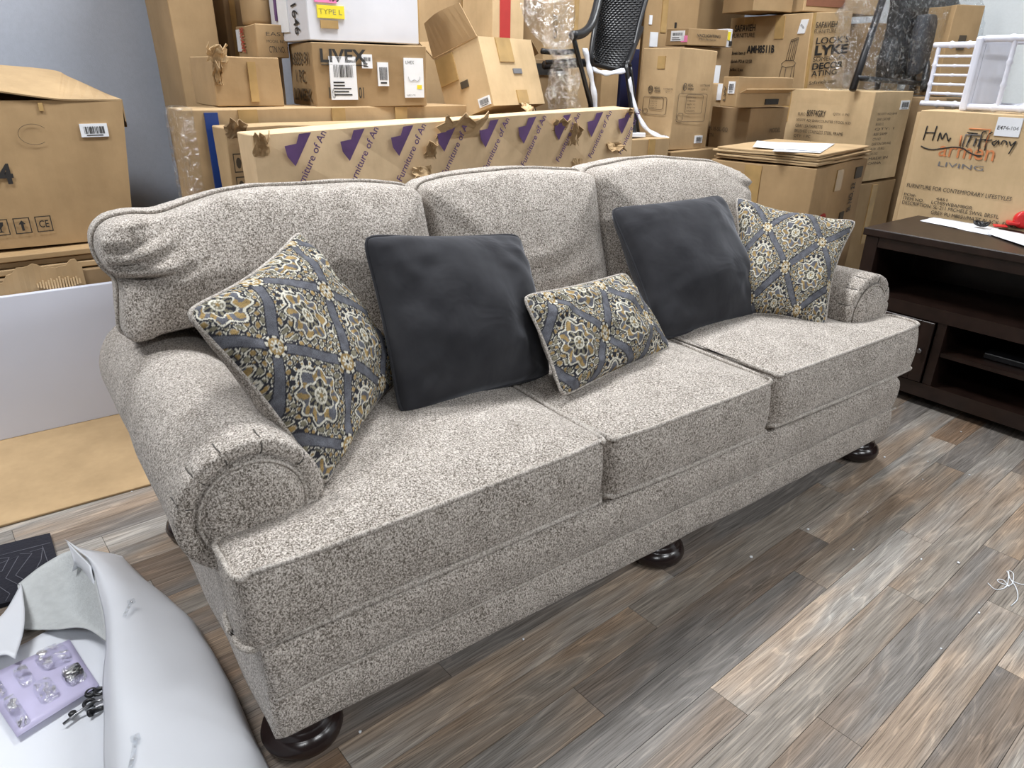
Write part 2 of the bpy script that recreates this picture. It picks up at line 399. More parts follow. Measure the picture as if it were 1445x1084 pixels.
# ------------------------------------------------------------------ sofa
sofa = thing('sofa', 'long grey tweed three seat sofa with rolled arms and dark bun feet', 'sofa', (1.125, 0.5, 0))
S0 = Vector((-1.125, -0.5, 0))
def under(o):          # mesh is modelled in room coordinates; hang it under the sofa
    o.parent = sofa; o.location = S0; return o
SX = 2.25
def basebuild(bm): add_box(bm, (0, -.012, .084), (SX, 1.0, .330))
def wob(co, amp, sc, seed=0.0):
    for i in range(len(co)):
        v = Vector((co[i, 0]*sc+seed, co[i, 1]*sc, co[i, 2]*sc)); d = noise.noise_vector(v); co[i] += np.array(d)*amp
    return co
def basedef(co):
    t = np.clip((co[:, 2]-.084)/.246, 0, 1)
    front = np.clip(1-(co[:, 1]+.014)/.05, 0, 1)
    co[:, 1] -= front*(.006*np.sin(np.pi*np.clip((t-.5)*2, 0, 1)) + .008*np.sin(np.pi*np.clip(t*2, 0, 1)))
    co[:, 1] += front*.006*np.exp(-((co[:, 2]-.205)/.006)**2)
    co[:, 1] += front*.034*np.clip((co[:, 2]-.300)/.030, 0, 1)**1.5
    return wob(co, .004, 7)
under(soft('base_frame', basebuild, .013, 2, basedef, FAB, None))
under(tube('seam', [(x, -.0195+.002*math.sin(x*7), .207+.0015*math.sin(x*11)) for x in np.linspace(.01, SX-.01, 60)], .0035, FABP))
# arms
AC, AR = (.055, .545), .135
def arm(sgn):
    cx = AC[0] if sgn < 0 else SX-.105
    def b(bm):
        poly = [(cx+AR*math.cos(a), AC[1]+AR*math.sin(a)) for a in np.linspace(0, 2*math.pi, 40, endpoint=False)]
        add_prism(bm, poly, 'y', .105, .99)
        if sgn < 0: add_box(bm, (.003, .11, .30), (.17, .99, .56))
        else: add_box(bm, (SX-.21, .11, .30), (SX-.022, .99, .56))
    def d(co):
        ang = np.arctan2(co[:, 2]-AC[1], co[:, 0]-cx); rr = np.hypot(co[:, 2]-AC[1], co[:, 0]-cx)
        # pleats that gather the roll round its front panel
        fr = np.exp(-((co[:, 1]-.125)/.03)**2)*(rr > .085)*(co[:, 2] > AC[1]-.06)
        for a in (0.15, .62, 1.05, 1.35, 1.75, 1.9, 2.35, 2.8, 3.1):
            dd = np.exp(-((np.angle(np.exp(1j*(ang-a))))/.035)**2)*fr
            co[:, 0] -= .006*dd*np.cos(ang); co[:, 2] -= .006*dd*np.sin(ang); co[:, 1] += .003*dd
        # groove round the panel, panel slightly crowned
        g = np.exp(-((rr-.098)/.008)**2)*(co[:, 1] < .13); co[:, 1] += .010*g
        return wob(co, .006, 6, 3.1*sgn)
    o = under(soft('arm', b, .0085, 3, d, FAB, None))
    pan = from_data('arm_panel', *disc_data(cx, AC[1], .094, .100, .016), FAB, o, True)
    tube('piping', [(cx+.097*math.cos(a), .105, AC[1]+.097*math.sin(a)) for a in np.linspace(0, 2*math.pi, 48, endpoint=False)], .0035, FABP, o, closed=True)
    for a in (.62, 1.35, 1.9, 2.35, 2.8):
        p0 = [(cx+q*math.cos(a+.02*math.sin(q*90)), .104+max(0, (q-.118))**1.0*1.6, AC[1]+q*math.sin(a)) for q in np.linspace(.105, .131, 6)]
        p0 += [(cx+.1335*math.cos(a), .135+.01*i, AC[1]+.1335*math.sin(a)) for i in range(3)]
        tube('pleat_shade', hug(o, p0, .0002, False), .0015, CREASE_SHADE, o, 5)  # thin dark line laid along the fold, painted shade rather than cloth
    return o
from mathutils.bvhtree import BVHTree
def hug(o, pts, push=.0026, ring=True):
    """lay a welt on the surface of its cushion"""
    me = o.data; t = BVHTree.FromPolygons([v.co for v in me.vertices], [tuple(p.vertices) for p in me.polygons]); out = []
    for p in pts:
        q, nn, i, d = t.find_nearest(Vector(p)); out.append(q+nn*push)
    if not ring: return out
    return [(out[i-1]+out[i]*2+out[(i+1) % len(out)])/4 for i in range(len(out))]
def disc_data(cx, cz, r, y, crown):
    vs = [(cx, y-crown, cz)]; fs = []; R = 6; n = 40
    for i in range(1, R+1):
        q = i/R
        for k in range(n):
            a = 2*math.pi*k/n; vs.append((cx+r*q*math.cos(a), y-crown*math.sqrt(max(0, 1-q*q))+.006*(q > .99), cz+r*q*math.sin(a)))
    for k in range(n): fs.append((0, 1+k, 1+(k+1) % n))
    for i in range(R-1):
        for k in range(n):
            a = 1+i*n+k; b = 1+i*n+(k+1) % n; fs.append((a, a+n, b+n, b))
    return vs, fs
arm(-1); arm(1)
# back frame
def backb(bm): add_box(bm, (.03, .83, .10), (SX-.03, 1.0, .90))
def backd(co):
    co[:, 1] += .10*np.clip(co[:, 2]-.35, 0, 1); return wob(co, .004, 5)
under(soft('back_frame', backb, .018, 3, backd, FAB, None))
# seat cushions
def seat(poly, z0, z1, seed, slope):
    pr = round_poly(poly, .045)
    A = np.array(pr)
    def b(bm): add_prism(bm, pr, 'z', z0, z1)
    def d(co):
        dist = pdist(co[:, :2], pr)
        t = np.clip((co[:, 2]-(z0+z1)/2)/((z1-z0)/2), -1, 1)
        up = np.clip((t-.55)/.45, 0, 1)
        co[:, 2] += up*.034*(1-np.exp(-dist/.10))
        near = np.exp(-dist/.02)
        # boxing bulges a little between the two welts
        cen = A.mean(0); 
        fr = np.exp(-((co[:, 1]-poly[0][1])/.02)**2)
        co[:, 1] -= fr*.012*(1-t**2)
        co[:, 1] += fr*.024*np.clip((-t-.80)/.20, 0, 1)**2
        co[:, 2] += slope(co[:, 0], co[:, 1])
        return wob(co, .005, 5, seed)
    o = under(soft('seat_cushion', b, .0115, 2, d, FAB, None))
    cen2 = A.mean(0)
    for zz in (z1+.012, z0+.016):
        pts = []
        ring = catmull(pr, 2, True); nr = len(ring)
        for i, q in enumerate(ring):
            tg = ring[(i+1) % nr]-ring[i-1]; nn = np.array((tg[1], -tg[0])); nn = nn/max(1e-9, np.hypot(*nn))
            if pdist(np.array([q+nn*.004]), pr)[0] < 1e-9: nn = -nn
            q = q+nn*(.014 if zz > z1 else .020)
            w = np.array(noise.noise_vector(Vector((q[0]*5+seed, q[1]*5, zz*5))))*.005
            pts.append((q[0]+w[0], q[1]-.001+w[1], zz+slope(np.array([q[0]]), np.array([q[1]]))[0]+w[2]))
        tube('piping', hug(o, pts, .0050), .0062, FABP, o, closed=True)
    return o
YF, YB = -.040, .62
sl1 = lambda x, y: .0*x
seat([(-.032, YF), (.806, YF), (.806, YB), (.185, YB), (.185, .11), (-.032, .10)], .350, .523, 1.3, lambda x, y: -.004+0*x)
seat([(.814, YF), (1.432, YF), (1.432, YB), (.814, YB)], .350, .520, 4.2, lambda x, y: -.006+0*x)
seat([(1.440, YF), (2.237, YF), (2.237, .10), (2.035, .11), (2.035, YB), (1.440, YB)], .350, .520, 8.9, lambda x, y: .004+0*x)
# back cushions
def backc(poly, seed, dents):
    top = round_poly(poly, .03, 4)
    def b(bm): add_prism(bm, top, 'y', 0, .17)
    def d(co):
        dist = pdist(co[:, [0, 2]], top)
        t = np.clip(1-co[:, 1]/.085, 0, 1)
        co[:, 1] -= t*.075*(1-np.exp(-dist/.09))
        for (x, z, ux, uz, ln, wd, dp) in dents:
            a = (co[:, 0]-x)*ux+(co[:, 2]-z)*uz; c = -(co[:, 0]-x)*uz+(co[:, 2]-z)*ux - .12*a*a/ln
            co[:, 1] += t*dp*np.exp(-(a/ln)**2-(c/wd)**2)
            co[:, 1] -= t*dp*.45*np.exp(-(a/ln)**2-((c-wd*2)/wd)**2)
        co[:, 1] += .625+.30*(co[:, 2]-.5)
        return wob(co, .010, 4.5, seed)
    o = under(soft('back_cushion', b, .0115, 3, d, FAB, None))
    pts = []
    for q in catmull(top, 2, True):
        w = np.array(noise.noise_vector(Vector((q[0]*4.5+seed, (.625+.3*(q[1]-.5))*4.5, q[1]*4.5))))*.010
        pts.append((q[0]+w[0], .625+.30*(q[1]-.5)+.075+w[1], q[1]+w[2]))
    tube('piping', hug(o, pts, .004), .005, FABP, o, closed=True)
    return o
backc([(-.035, .700), (-.02, .79), (-.012, .825), (-.036, .85), (-.046, .895), (-.028, .935), (.0, .957), (.05, .968), (.10, .960), (.17, .978), (.26, .996), (.36, 1.002), (.5, .995), (.66, .987), (.785, .977), (.80, .5), (.19, .5), (.18, .705)], 2.0,
      [(.02, .905, .95, .3, .07, .010, .026), (.02, .870, .95, .2, .08, .009, .026), (.03, .835, 1, .02, .08, .009, .036), (.05, .94, .9, .4, .05, .010, .020)])
backc([(.806, .5), (.806, .972), (.90, .988), (1.02, 1.0), (1.14, 1.002), (1.28, .992), (1.40, .98), (1.447, .972), (1.447, .5)], 5.0,
      [(1.1, .72, 1, .06, .16, .02, .012), (1.2, .66, 1, .0, .14, .016, .010), (.86, .8, .1, 1, .12, .02, .008)])
backc([(1.453, .5), (1.453, .972), (1.50, .985), (1.66, .997), (1.80, .998), (1.95, .988), (2.10, .97), (2.20, .948), (2.25, .925), (2.275, .89), (2.25, .84), (2.25, .705), (2.07, .705), (2.07, .5)], 9.0,
      [(2.24, .88, 1, -.1, .08, .012, .02)])
# feet
def foot(x, y):
    prof = [(.045, .0), (.066, .004), (.080, .016), (.084, .030), (.080, .044), (.070, .053), (.066, .056), (.066, .061), (.060, .064), (.058, .070), (.054, .076), (.054, .090)]
    vs, fs = lathe_data(prof, 32, (x, y, 0)); return under(from_data('foot', vs, fs, WALNUT, None, True))
for x in (.072, 1.125, 2.178):
    for y in (.062, .93): foot(x, y)

# ------------------------------------------------------------------ pillows
SLATE, CHAR, CREAM, GOLD, OLIVE = (.125, .128, .148), (.034, .034, .042), (.66, .63, .54), (.34, .235, .10), (.23, .21, .15)
def pattern_colors(X, Y, seed):
    """woven medallion lattice; X, Y in metres"""
    n = len(X); px, py = .225, .290
    wx = np.empty(n); wy = np.empty(n); n3 = np.empty(n)
    for i in range(n):
        v = noise.noise_vector(Vector((X[i]*26+seed, Y[i]*26, seed))); wx[i] = v[0]; wy[i] = v[1]
        n3[i] = noise.noise(Vector((X[i]*75, Y[i]*75, 5+seed)))
    a = X/px+Y/py; b = X/px-Y/py
    ia, ib = np.floor(a), np.floor(b); fa = a-ia-.5; fb = b-ib-.5
    lx = (fa+fb)*px/2; ly = (fa-fb)*py/2
    odd = ((ia+ib) % 2 == 0)
    r = np.hypot(lx*1.15, ly*.92); th = np.arctan2(ly, lx)
    C = np.tile(np.array(CHAR), (n, 1))
    def put(mask, col, j=.12):
        C[mask] = np.array(col)*(1+j*n3[mask])[:, None]
    # paisley ground: cream outlines, gold and olive fills
    s1 = np.sin((lx+wx*.014)*205)*np.cos((ly+wy*.014)*185)
    put(s1 > .45, OLIVE, .5); put(s1 < -.55, GOLD, .5)
    put(np.abs(s1-.15+.2*wx) < .12, CREAM, .3)
    put((np.abs(s1+.5) < .09), (.42, .39, .33), .3)
    # medallion
    R1 = .056+.007*np.cos(8*th)
    put(r < R1+.004, CHAR); put((r < R1) & (r > R1-.005), CREAM)
    put((r < R1-.006) & (np.cos(10*th+6*wx) > .1), GOLD, .5); put((r < R1-.006) & (np.cos(10*th+6*wx) <= .1), SLATE, .4)
    R2 = .034+.005*np.cos(6*th+1); put(r < R2, CREAM, .2); put(r < R2-.004, CHAR); put((r < R2-.006) & (np.sin(12*th) > 0), OLIVE, .5)
    put(r < .017, CREAM); put(r < .0125, OLIVE, .4); put((r < .011) & (np.cos(th*5) > .2), CREAM); put(r < .005, GOLD)
    # fan over the medallion
    fr = np.hypot(lx, ly-.045); fth = np.arctan2(ly-.045, lx)
    fan = (fth > .2) & (fth < 2.94)
    put(fan & (fr > .026) & (fr < .042), CHAR); put(fan & (fr > .028) & (fr < .040) & (np.cos(fth*11) > .35), CREAM); put(fan & (fr > .031) & (fr < .037) & (np.cos(fth*11) > .8), GOLD)
    put(fan & (np.abs(fr-.026) < .0022), CREAM)
    # lattice bands with dark edges, flowers where they cross
    mb = np.maximum(np.abs(fa), np.abs(fb))
    put(mb > .425, CHAR); put(mb > .44, SLATE, .35)
    cr = np.hypot((.5-np.abs(fa))*1.1, (.5-np.abs(fb))*1.1); ct = np.arctan2(.5-np.abs(fb), .5-np.abs(fa))
    put(cr < .16, CHAR); put((cr < .15) & (np.cos(ct*8) > -.2), CREAM, .2); put((cr < .115), GOLD, .4); put((cr < .085) & (np.cos(ct*8) > 0), CREAM); put(cr < .045, CREAM); put(cr < .025, CHAR)
    return np.clip(C, .01, .9)
def pillow(name, label, B, R, T, Lc, thick, matf, matb, matp, pat=None, size=(.48, .48), bow=.05, NG=60, ear=.5, seed=0.0, group=None, rnd=.055):
    B, R, T, Lc = [np.array(v, float) for v in (B, R, T, Lc)]
    cen = (B+R+T+Lc)/4; base = Vector((cen[0], cen[1], min(B[2], R[2], T[2], Lc[2])))
    root = thing(name, label, 'pillow', base, group=group)
    nrm = np.cross(R-B, Lc-B); nrm /= np.linalg.norm(nrm)
    if (CAM-cen)@nrm < 0: nrm = -nrm
    def sheet(sign, n, part, mat):
        s = np.linspace(-1, 1, n); S, Tt = np.meshgrid(s, s, indexing='ij'); S = S.ravel(); Tt = Tt.ravel()
        # edges bow inward between the corner ears
        s2 = S*(1-bow*(1-Tt**2)*np.abs(S)**3); t2 = Tt*(1-bow*(1-S**2)*np.abs(Tt)**3)
        rc = 1-rnd*(np.abs(S)*np.abs(Tt))**9; s2 = s2*rc; t2 = t2*rc
        a, b = (s2+1)/2, (t2+1)/2
        P = (B[None]*((1-a)*(1-b))[:, None]+R[None]*(a*(1-b))[:, None]+T[None]*(a*b)[:, None]+Lc[None]*((1-a)*b)[:, None])
        h = thick*np.power(np.clip((1-S**2), 0, 1), ear)*np.power(np.clip((1-Tt**2), 0, 1), ear)
        P = P+nrm[None]*(sign*h)[:, None]
        for i in range(len(P)):
            e = 1-max(abs(S[i]), abs(Tt[i]))**6
            w = noise.noise_vector(Vector((S[i]*1.8+seed, Tt[i]*1.8, sign*2.0+seed)))
            # creases running in from the corners and seams
            cr = noise.noise(Vector((S[i]*5+seed, Tt[i]*5, seed*2)))*(abs(S[i]*Tt[i]))
            P[i] += (nrm*(w[0]*.018+cr*.028)+np.array(w)*.008)*e
        P -= np.array(base)[None]
        fs = []
        for i in range(n-1):
            for j in range(n-1):
                q = i*n+j; f = (q, q+n, q+n+1, q+1); fs.append(f if sign > 0 else f[::-1])
        o = from_data(part, P.tolist(), fs, mat, root, True)
        return o, S, Tt
    n = 210 if pat else NG
    of, S, Tt = sheet(1, n, 'front_cover', matf)
    if pat:
        cs, sn = math.cos(pat[2]), math.sin(pat[2]); X = S*size[0]/2; Y = Tt*size[1]/2
        C = pattern_colors(X*cs-Y*sn+pat[0], X*sn+Y*cs+pat[1], seed)
        at = of.data.color_attributes.new('pattern', 'FLOAT_COLOR', 'POINT')
        at.data.foreach_set('color', np.hstack([C, np.ones((len(C), 1))]).astype(np.float32).ravel())
    sheet(-1, 40, 'back_cover', matb)
    # piping round the seam
    pts = []
    K = 24
    for (s0, t0, s1, t1) in ((-1, -1, 1, -1), (1, -1, 1, 1), (1, 1, -1, 1), (-1, 1, -1, -1)):
        for k in range(K):
            q = k/K; s = s0+(s1-s0)*q; t = t0+(t1-t0)*q
            rc = 1-rnd*abs(s*t)**9; s2 = s*(1-bow*(1-t**2)*abs(s)**3)*rc; t2 = t*(1-bow*(1-s**2)*abs(t)**3)*rc; a, b = (s2+1)/2, (t2+1)/2
            pts.append(B*(1-a)*(1-b)+R*a*(1-b)+T*a*b+Lc*(1-a)*b-np.array(base))
    tube('piping', [tuple(p) for p in pts], .0045, matp, root, closed=True)
    return root
pillow('throw_pillow', 'square patterned pillow with gold and cream medallions against the near rolled arm',
       (.195, .125, .525), (.560, .485, .555), (.385, .655, .925), (.020, .270, .885), .085, PATTERN, FAB, FABP, pat=(.05, .06, -.08), bow=.10, seed=1.7)
pillow('throw_pillow', 'square charcoal velvet pillow between the near patterned pillow and the lumbar pillow',
       (.452, .300, .535), (.925, .320, .525), (.975, .545, .868), (.490, .530, .922), .110, VELVET, VELVET, VELVET, bow=.05, seed=4.4)
pillow('lumbar_pillow', 'small rectangular patterned lumbar pillow in the middle of the sofa',
       (.835, .170, .540), (1.345, .270, .535), (1.295, .435, .735), (.835, .345, .760), .065, PATTERN, FAB, FABP, pat=(.06, .03, 0), size=(.5, .28), bow=.06, seed=6.1)
pillow('throw_pillow', 'square charcoal velvet pillow resting in front of the far patterned pillow',
       (1.365, .335, .530), (1.830, .300, .525), (1.895, .585, .897), (1.385, .625, .890), .110, VELVET, VELVET, VELVET, bow=.06, seed=8.3)
pillow('throw_pillow', 'square patterned pillow with grey lattice leaning on the far rolled arm',
       (1.70, .36, .535), (1.905, .115, .530), (2.19, .235, .835), (1.93, .56, .895), .085, PATTERN, FAB, FABP, pat=(.0, .06, .12), bow=.15, seed=12.9)

# ------------------------------------------------------------------ cartons
TAN, TAN2, TAN3, DIM, PALE = (.41, .275, .143), (.350, .235, .122), (.48, .335, .185), (.285, .192, .104), (.60, .435, .25)
def text_shape(s, bold=0.0):
    cu = bpy.data.curves.new('t', 'FONT'); cu.body = s; cu.size = 1.0; cu.resolution_u = 3; cu.offset = bold
    o = bpy.data.objects.new('t', cu); COL.objects.link(o)
    me = bpy.data.meshes.new_from_object(o.evaluated_get(bpy.context.evaluated_depsgraph_get()))
    vs = np.array([v.co[:] for v in me.vertices]); fs = [tuple(p.vertices) for p in me.polygons]
    bpy.data.objects.remove(o); bpy.data.curves.remove(cu); bpy.data.meshes.remove(me)
    return vs[:, :2], fs
class Face:
    def __init__(self, dims, f):
        w, d, h = dims
        V = Vector
        self.o, self.u, self.v, self.n, self.W, self.H = {
            'F': (V((0, 0, 0)), V((1, 0, 0)), V((0, 0, 1)), V((0, -1, 0)), w, h),
            'L': (V((0, d, 0)), V((0, -1, 0)), V((0, 0, 1)), V((-1, 0, 0)), d, h),
            'T': (V((0, 0, h)), V((1, 0, 0)), V((0, 1, 0)), V((0, 0, 1)), w, d),
            'R': (V((w, 0, 0)), V((0, 1, 0)), V((0, 0, 1)), V((1, 0, 0)), d, h)}[f]
    def at(self, a, b, e): return self.o+self.u*a+self.v*b+self.n*e
EPS = .0045
def put_text(root, fc, s, u0, v0, u1, v1, mat, bold=.0, rot=0, name='lettering'):
    vs, fs = text_shape(s, bold)
    if rot: 
        c, sn = math.cos(math.radians(rot)), math.sin(math.radians(rot)); vs = np.stack([vs[:, 0]*c-vs[:, 1]*sn, vs[:, 0]*sn+vs[:, 1]*c], 1)
    lo, hi = vs.min(0), vs.max(0); q = (vs-lo)/np.maximum(hi-lo, 1e-6)
    P = [fc.at((u0+(u1-u0)*a)*fc.W, (v0+(v1-v0)*b)*fc.H, EPS+.0008) for a, b in q]
    return from_data(name, P, fs, mat, root)
def put_rect(root, fc, u0, v0, u1, v1, mat, name, th=.0008, skew=0.0):
    W, H = fc.W, fc.H
    c = [(u0*W, v0*H), (u1*W, v0*H), (u1*W+skew, v1*H), (u0*W+skew, v1*H)]
    P = [fc.at(a, b, EPS-.006) for a, b in c]+[fc.at(a, b, EPS+th) for a, b in c]
    return from_data(name, P, [(3, 2, 1, 0), (4, 5, 6, 7), (0, 1, 5, 4), (1, 2, 6, 5), (2, 3, 7, 6), (3, 0, 4, 7)], mat, root)
def put_poly(root, fc, poly, mat, name, e=.0008):
    P = [fc.at(a, b, EPS+e) for a, b in poly]; return from_data(name, P, [tuple(range(len(P)))], mat, root)
def put_label(root, fc, u0, v0, u1, v1, seed=0, bars=True, lines=0, name='shipping_label', rot=0):
    o = put_rect(root, fc, u0, v0, u1, v1, PAPER, name)
    r = random.Random(seed); vs = []; fs = []
    W, H = fc.W, fc.H
    def q(a0, b0, a1, b1):
        k = len(vs)
        for a, b in ((a0, b0), (a1, b0), (a1, b1), (a0, b1)): vs.append(fc.at((u0+(u1-u0)*a)*W, (v0+(v1-v0)*b)*H, EPS+.0016))
        fs.append((k, k+1, k+2, k+3))
    if bars:
        a = .14; b0, b1 = (.25, .8) if not lines else (.52, .8)
        while a < .86:
            w = r.choice((.012, .02, .03)); q(a, b0, a+w, b1); a += w+r.choice((.012, .02, .03))
    for i in range(lines):
        b = .1+.36*i/max(1, lines); q(.1, b, r.uniform(.5, .9), b+.36/lines*.45)
    if not lines: q(.2, .1, .8, .17)
    from_data('printed_code', vs, fs, INK, o); return o
def body_mesh(dims, jit, seed, cuts=5, crush=None):
    bm = bmesh.new(); add_box(bm, (0, 0, 0), dims)
    bmesh.ops.subdivide_edges(bm, edges=bm.edges[:], cuts=cuts, use_grid_fill=True)
    for v in bm.verts:
        c = v.co; d = noise.noise_vector(Vector((c.x*6+seed*3.7, c.y*6, c.z*6))); v.co = c+d*jit
        if crush: v.co += Vector(crush(c, dims))
    bmesh.ops.bevel(bm, geom=[e for e in bm.edges if len(e.link_faces) == 2 and e.calc_face_angle() > .9], offset=.003, segments=1, affect='EDGES')
    return bm
def carton(label, o, yaw, dims, col=TAN, prints=(), tilt=(0, 0), jit=.004, seed=1, name='cardboard_box', cat='box', mat=None, crush=None, open_top=False, group=None):
    root = thing(name, label, cat, o, group=group); root.rotation_mode = 'YXZ'
    root.rotation_euler = (math.radians(tilt[0]), math.radians(tilt[1]), math.radians(yaw))
    mat = mat or CARD
    if open_top:
        w, d, h = dims; t = .006; bm = bmesh.new()
        for lo, hi in (((0, 0, 0), (w, t, h)), ((0, d-t, 0), (w, d, h)), ((0, t, 0), (t, d-t, h)), ((w-t, t, 0), (w, d-t, h)), ((t, t, 0), (w-t, d-t, t))): add_box(bm, lo, hi)
        if crush:
            for v in bm.verts: v.co += Vector(crush(v.co, dims))
        b = from_bm('body', bm, mat, root)
    else:
        b = from_bm('body', body_mesh(dims, jit, seed, crush=crush), mat, root)
    b.color = (*col, 1)
    for p in prints:
        k, f = p[0], Face(dims, p[1])
        if k == 't': put_text(root, f, *p[2:])
        elif k == 'r': put_rect(root, f, *p[2:])
        elif k == 'b': put_label(root, f, *p[2:])
        elif k == 'p': put_poly(root, f, *p[2:])
    return root
def tape(f, u0, v0, u1, v1): return ('r', f, u0, v0, u1, v1, TAPE, 'packing_tape')
def flap(name, pts, col, parent, th=.005, per=4):
    """thin bent card sheet from two rows of points"""
    A = catmull(pts[0], per); B = catmull(pts[1], per); n = len(A)
    vs = [tuple(p) for p in A]+[tuple(p) for p in B]
    fs = [(i, i+1, n+i+1, n+i) for i in range(n-1)]
    o = from_data(name, vs, fs, CARD, parent); m = o.modifiers.new('t', 'SOLIDIFY'); m.thickness = th
    o.color = (*col, 1); return o

# --- left end: open box on flattened cartons, torn box, white panel, cardboard sheet
def lcrush(c, d):
    fx = c.x/d[0]; fz = c.z/d[2]
    return (-.05*(1-fz)*fx, 0, .012*(1-fx)*(1-fz))
lb = carton('large open brown box with a raised flap standing at the left wall', (-.62, 2.05, .665), 0, (.885, .36, .50), TAN,
   [('t', 'F', '54', .465, .455, .56, .595, INK, .035), ('b', 'F', .825, .75, .925, .84, 3),
    ('r', 'F', .70, .93, .715, .985, TAPE, 'packing_tape')], crush=lcrush, open_top=True)
fc = Face((.885, .36, .50), 'F')
for i, u in enumerate((.352, .418, .484, .550)):       # handling symbols
    x0, x1, z0, z1 = (u-.025, u+.025, .055, .111)
    for (a, b, c, d) in ((x0, z0, x1, z0+.003), (x0, z1-.003, x1, z1), (x0, z0, x0+.003, z1), (x1-.003, z0, x1, z1)):
        put_poly(lb, fc, [(a, b), (c, b), (c, d), (a, d)], INK, 'symbol_frame')
    m = (x0+x1)/2
    if i == 0:
        put_poly(lb, fc, [(m+.016*math.cos(t), 0.083+.013*math.sin(t)) for t in np.linspace(0, math.pi, 12)], INK, 'umbrella_symbol'); put_poly(lb, fc, [(m-.0015, 0.064), (m+.0015, 0.064), (m+.0015, 0.085), (m-.0015, 0.085)], INK, 'umbrella_symbol')
    if i == 1:
        put_poly(lb, fc, [(m-.011, 0.101), (m+.011, 0.101), (m+.010, 0.090), (m+.002, 0.080), (m+.002, 0.070), (m+.009, 0.065), (m-.009, 0.065), (m-.002, 0.070), (m-.002, 0.080), (m-.010, 0.090)], INK, 'glass_symbol')
    if i == 2:
        put_poly(lb, fc, [(m, 0.102), (m+.011, 0.088), (m+.004, 0.088), (m+.004, 0.065), (m-.004, 0.065), (m-.004, 0.088), (m-.011, 0.088)], INK, 'arrow_symbol')
    if i == 3: put_text(lb, fc, 'CE', (m-.015)/.885, .070/.50, (m+.015)/.885, .096/.50, INK, .01)
pen = [(.585+.045*math.cos(t), .39+.034*math.sin(t)) for t in np.linspace(.6, 5.4, 26)]
tube('pen_mark', [fc.at(a, b, EPS+.001) for a, b in pen], .0007, INKB, lb, 4)
lbo = np.array((-.62, 2.05, .665))
def lrow(P): return [tuple(np.array(p)-lbo) for p in P]
flap('flap', (lrow([(-.62, 2.035, 1.25), (-.22, 2.035, 1.212), (.02, 2.04, 1.176), (.10, 2.045, 1.168), (.265, 2.05, 1.166)]),
              lrow([(-.62, 2.41, 1.32), (-.22, 2.41, 1.285), (.08, 2.41, 1.262), (.15, 2.40, 1.235), (.272, 2.40, 1.172)])), TAN3, lb)
flap('flap', (lrow([(-.62, 2.405, 1.16), (-.2, 2.405, 1.16), (.25, 2.405, 1.16)]), lrow([(-.62, 2.41, 1.318), (-.2, 2.41, 1.283), (.25, 2.405, 1.175)])), TAN2, lb)
flap('flap', (lrow([(.262, 2.05, 1.165), (.272, 2.20, 1.15), (.268, 2.40, 1.165)]), lrow([(.262, 2.05, 1.09), (.280, 2.20, 1.06), (.268, 2.40, 1.09)])), TAN2, lb, .004)
for i, (z, x1, dy) in enumerate(((.588, .26, 0), (.612, .22, .01), (.637, .25, -.005))):
    fl = tag(from_bm('flattened_box', body_mesh((.95, .42, .022), .003, 3+i), CARD), ('lowest', 'middle', 'topmost')[i]+' of three flattened cartons under the large open box', 'flattened box', 'flattened cartons under the open box')
    fl.location = (x1-.95, 1.985+dy, z); fl.color = (*(TAN3, TAN2, TAN)[i], 1)
tb = carton('brown box with a ragged torn front panel behind the white board', (-.65, 1.965, 0), 0, (.90, .44, .582), DIM, seed=4)
# torn front sheet of that box: ragged edge
rr = random.Random(5); n = 40
xs = np.linspace(-.64, .01, n); top = [.585+.012*math.sin(i*.7)+rr.uniform(-.006, .006)-(.035 if i < 22 else 0)+(.03 if 24 < i < 39 else 0) for i in range(n)]
P = [(x+.65, -.012, .40) for x in xs]+[(x+.65, -.014+.006*math.sin(i), t) for i, (x, t) in enumerate(zip(xs, top))]
o = from_data('torn_panel', P, [(i, i+1, n+i+1, n+i) for i in range(n-1)], CARD, tb); o.color = (*TAN3, 1)
o.modifiers.new('t', 'SOLIDIFY').thickness = .005
# exposed corrugation
V = []; F = []
for i in range(16):
    x = -.14+i*.0088; a = abs(i-8)*.003
    vs, fs = tube_data([(x+.65, -.022, .520+a), (x+.65, -.020, .565-a*.3+.004*(i % 3))], .0032, 5); k = len(V); V += vs; F += [tuple(j+k for j in f) for f in fs]
o = from_data('corrugation', V, F, CARD, tb); o.color = (*PALE, 1); o['kind'] = 'stuff'
wp = tag(box('laminated_board', (-1.1, 0, 0), (.36, .024, .525), PANELW, None, .003), 'long white laminated board standing on edge behind the sofa', 'board')
wp.location = (0, 1.925, .009); wp.rotation_euler = (math.radians(-1.2), 0, 0)
wp.location.y = 1.905
cs = tag(from_bm('cardboard_sheet', body_mesh((1.5, .63, .008), .002, 9), CARD), 'flat brown cardboard sheet lying on the floor beside the white board', 'cardboard sheet')
cs.location = (-1.15, 1.28, .001); cs.color = (*TAN3, 1)

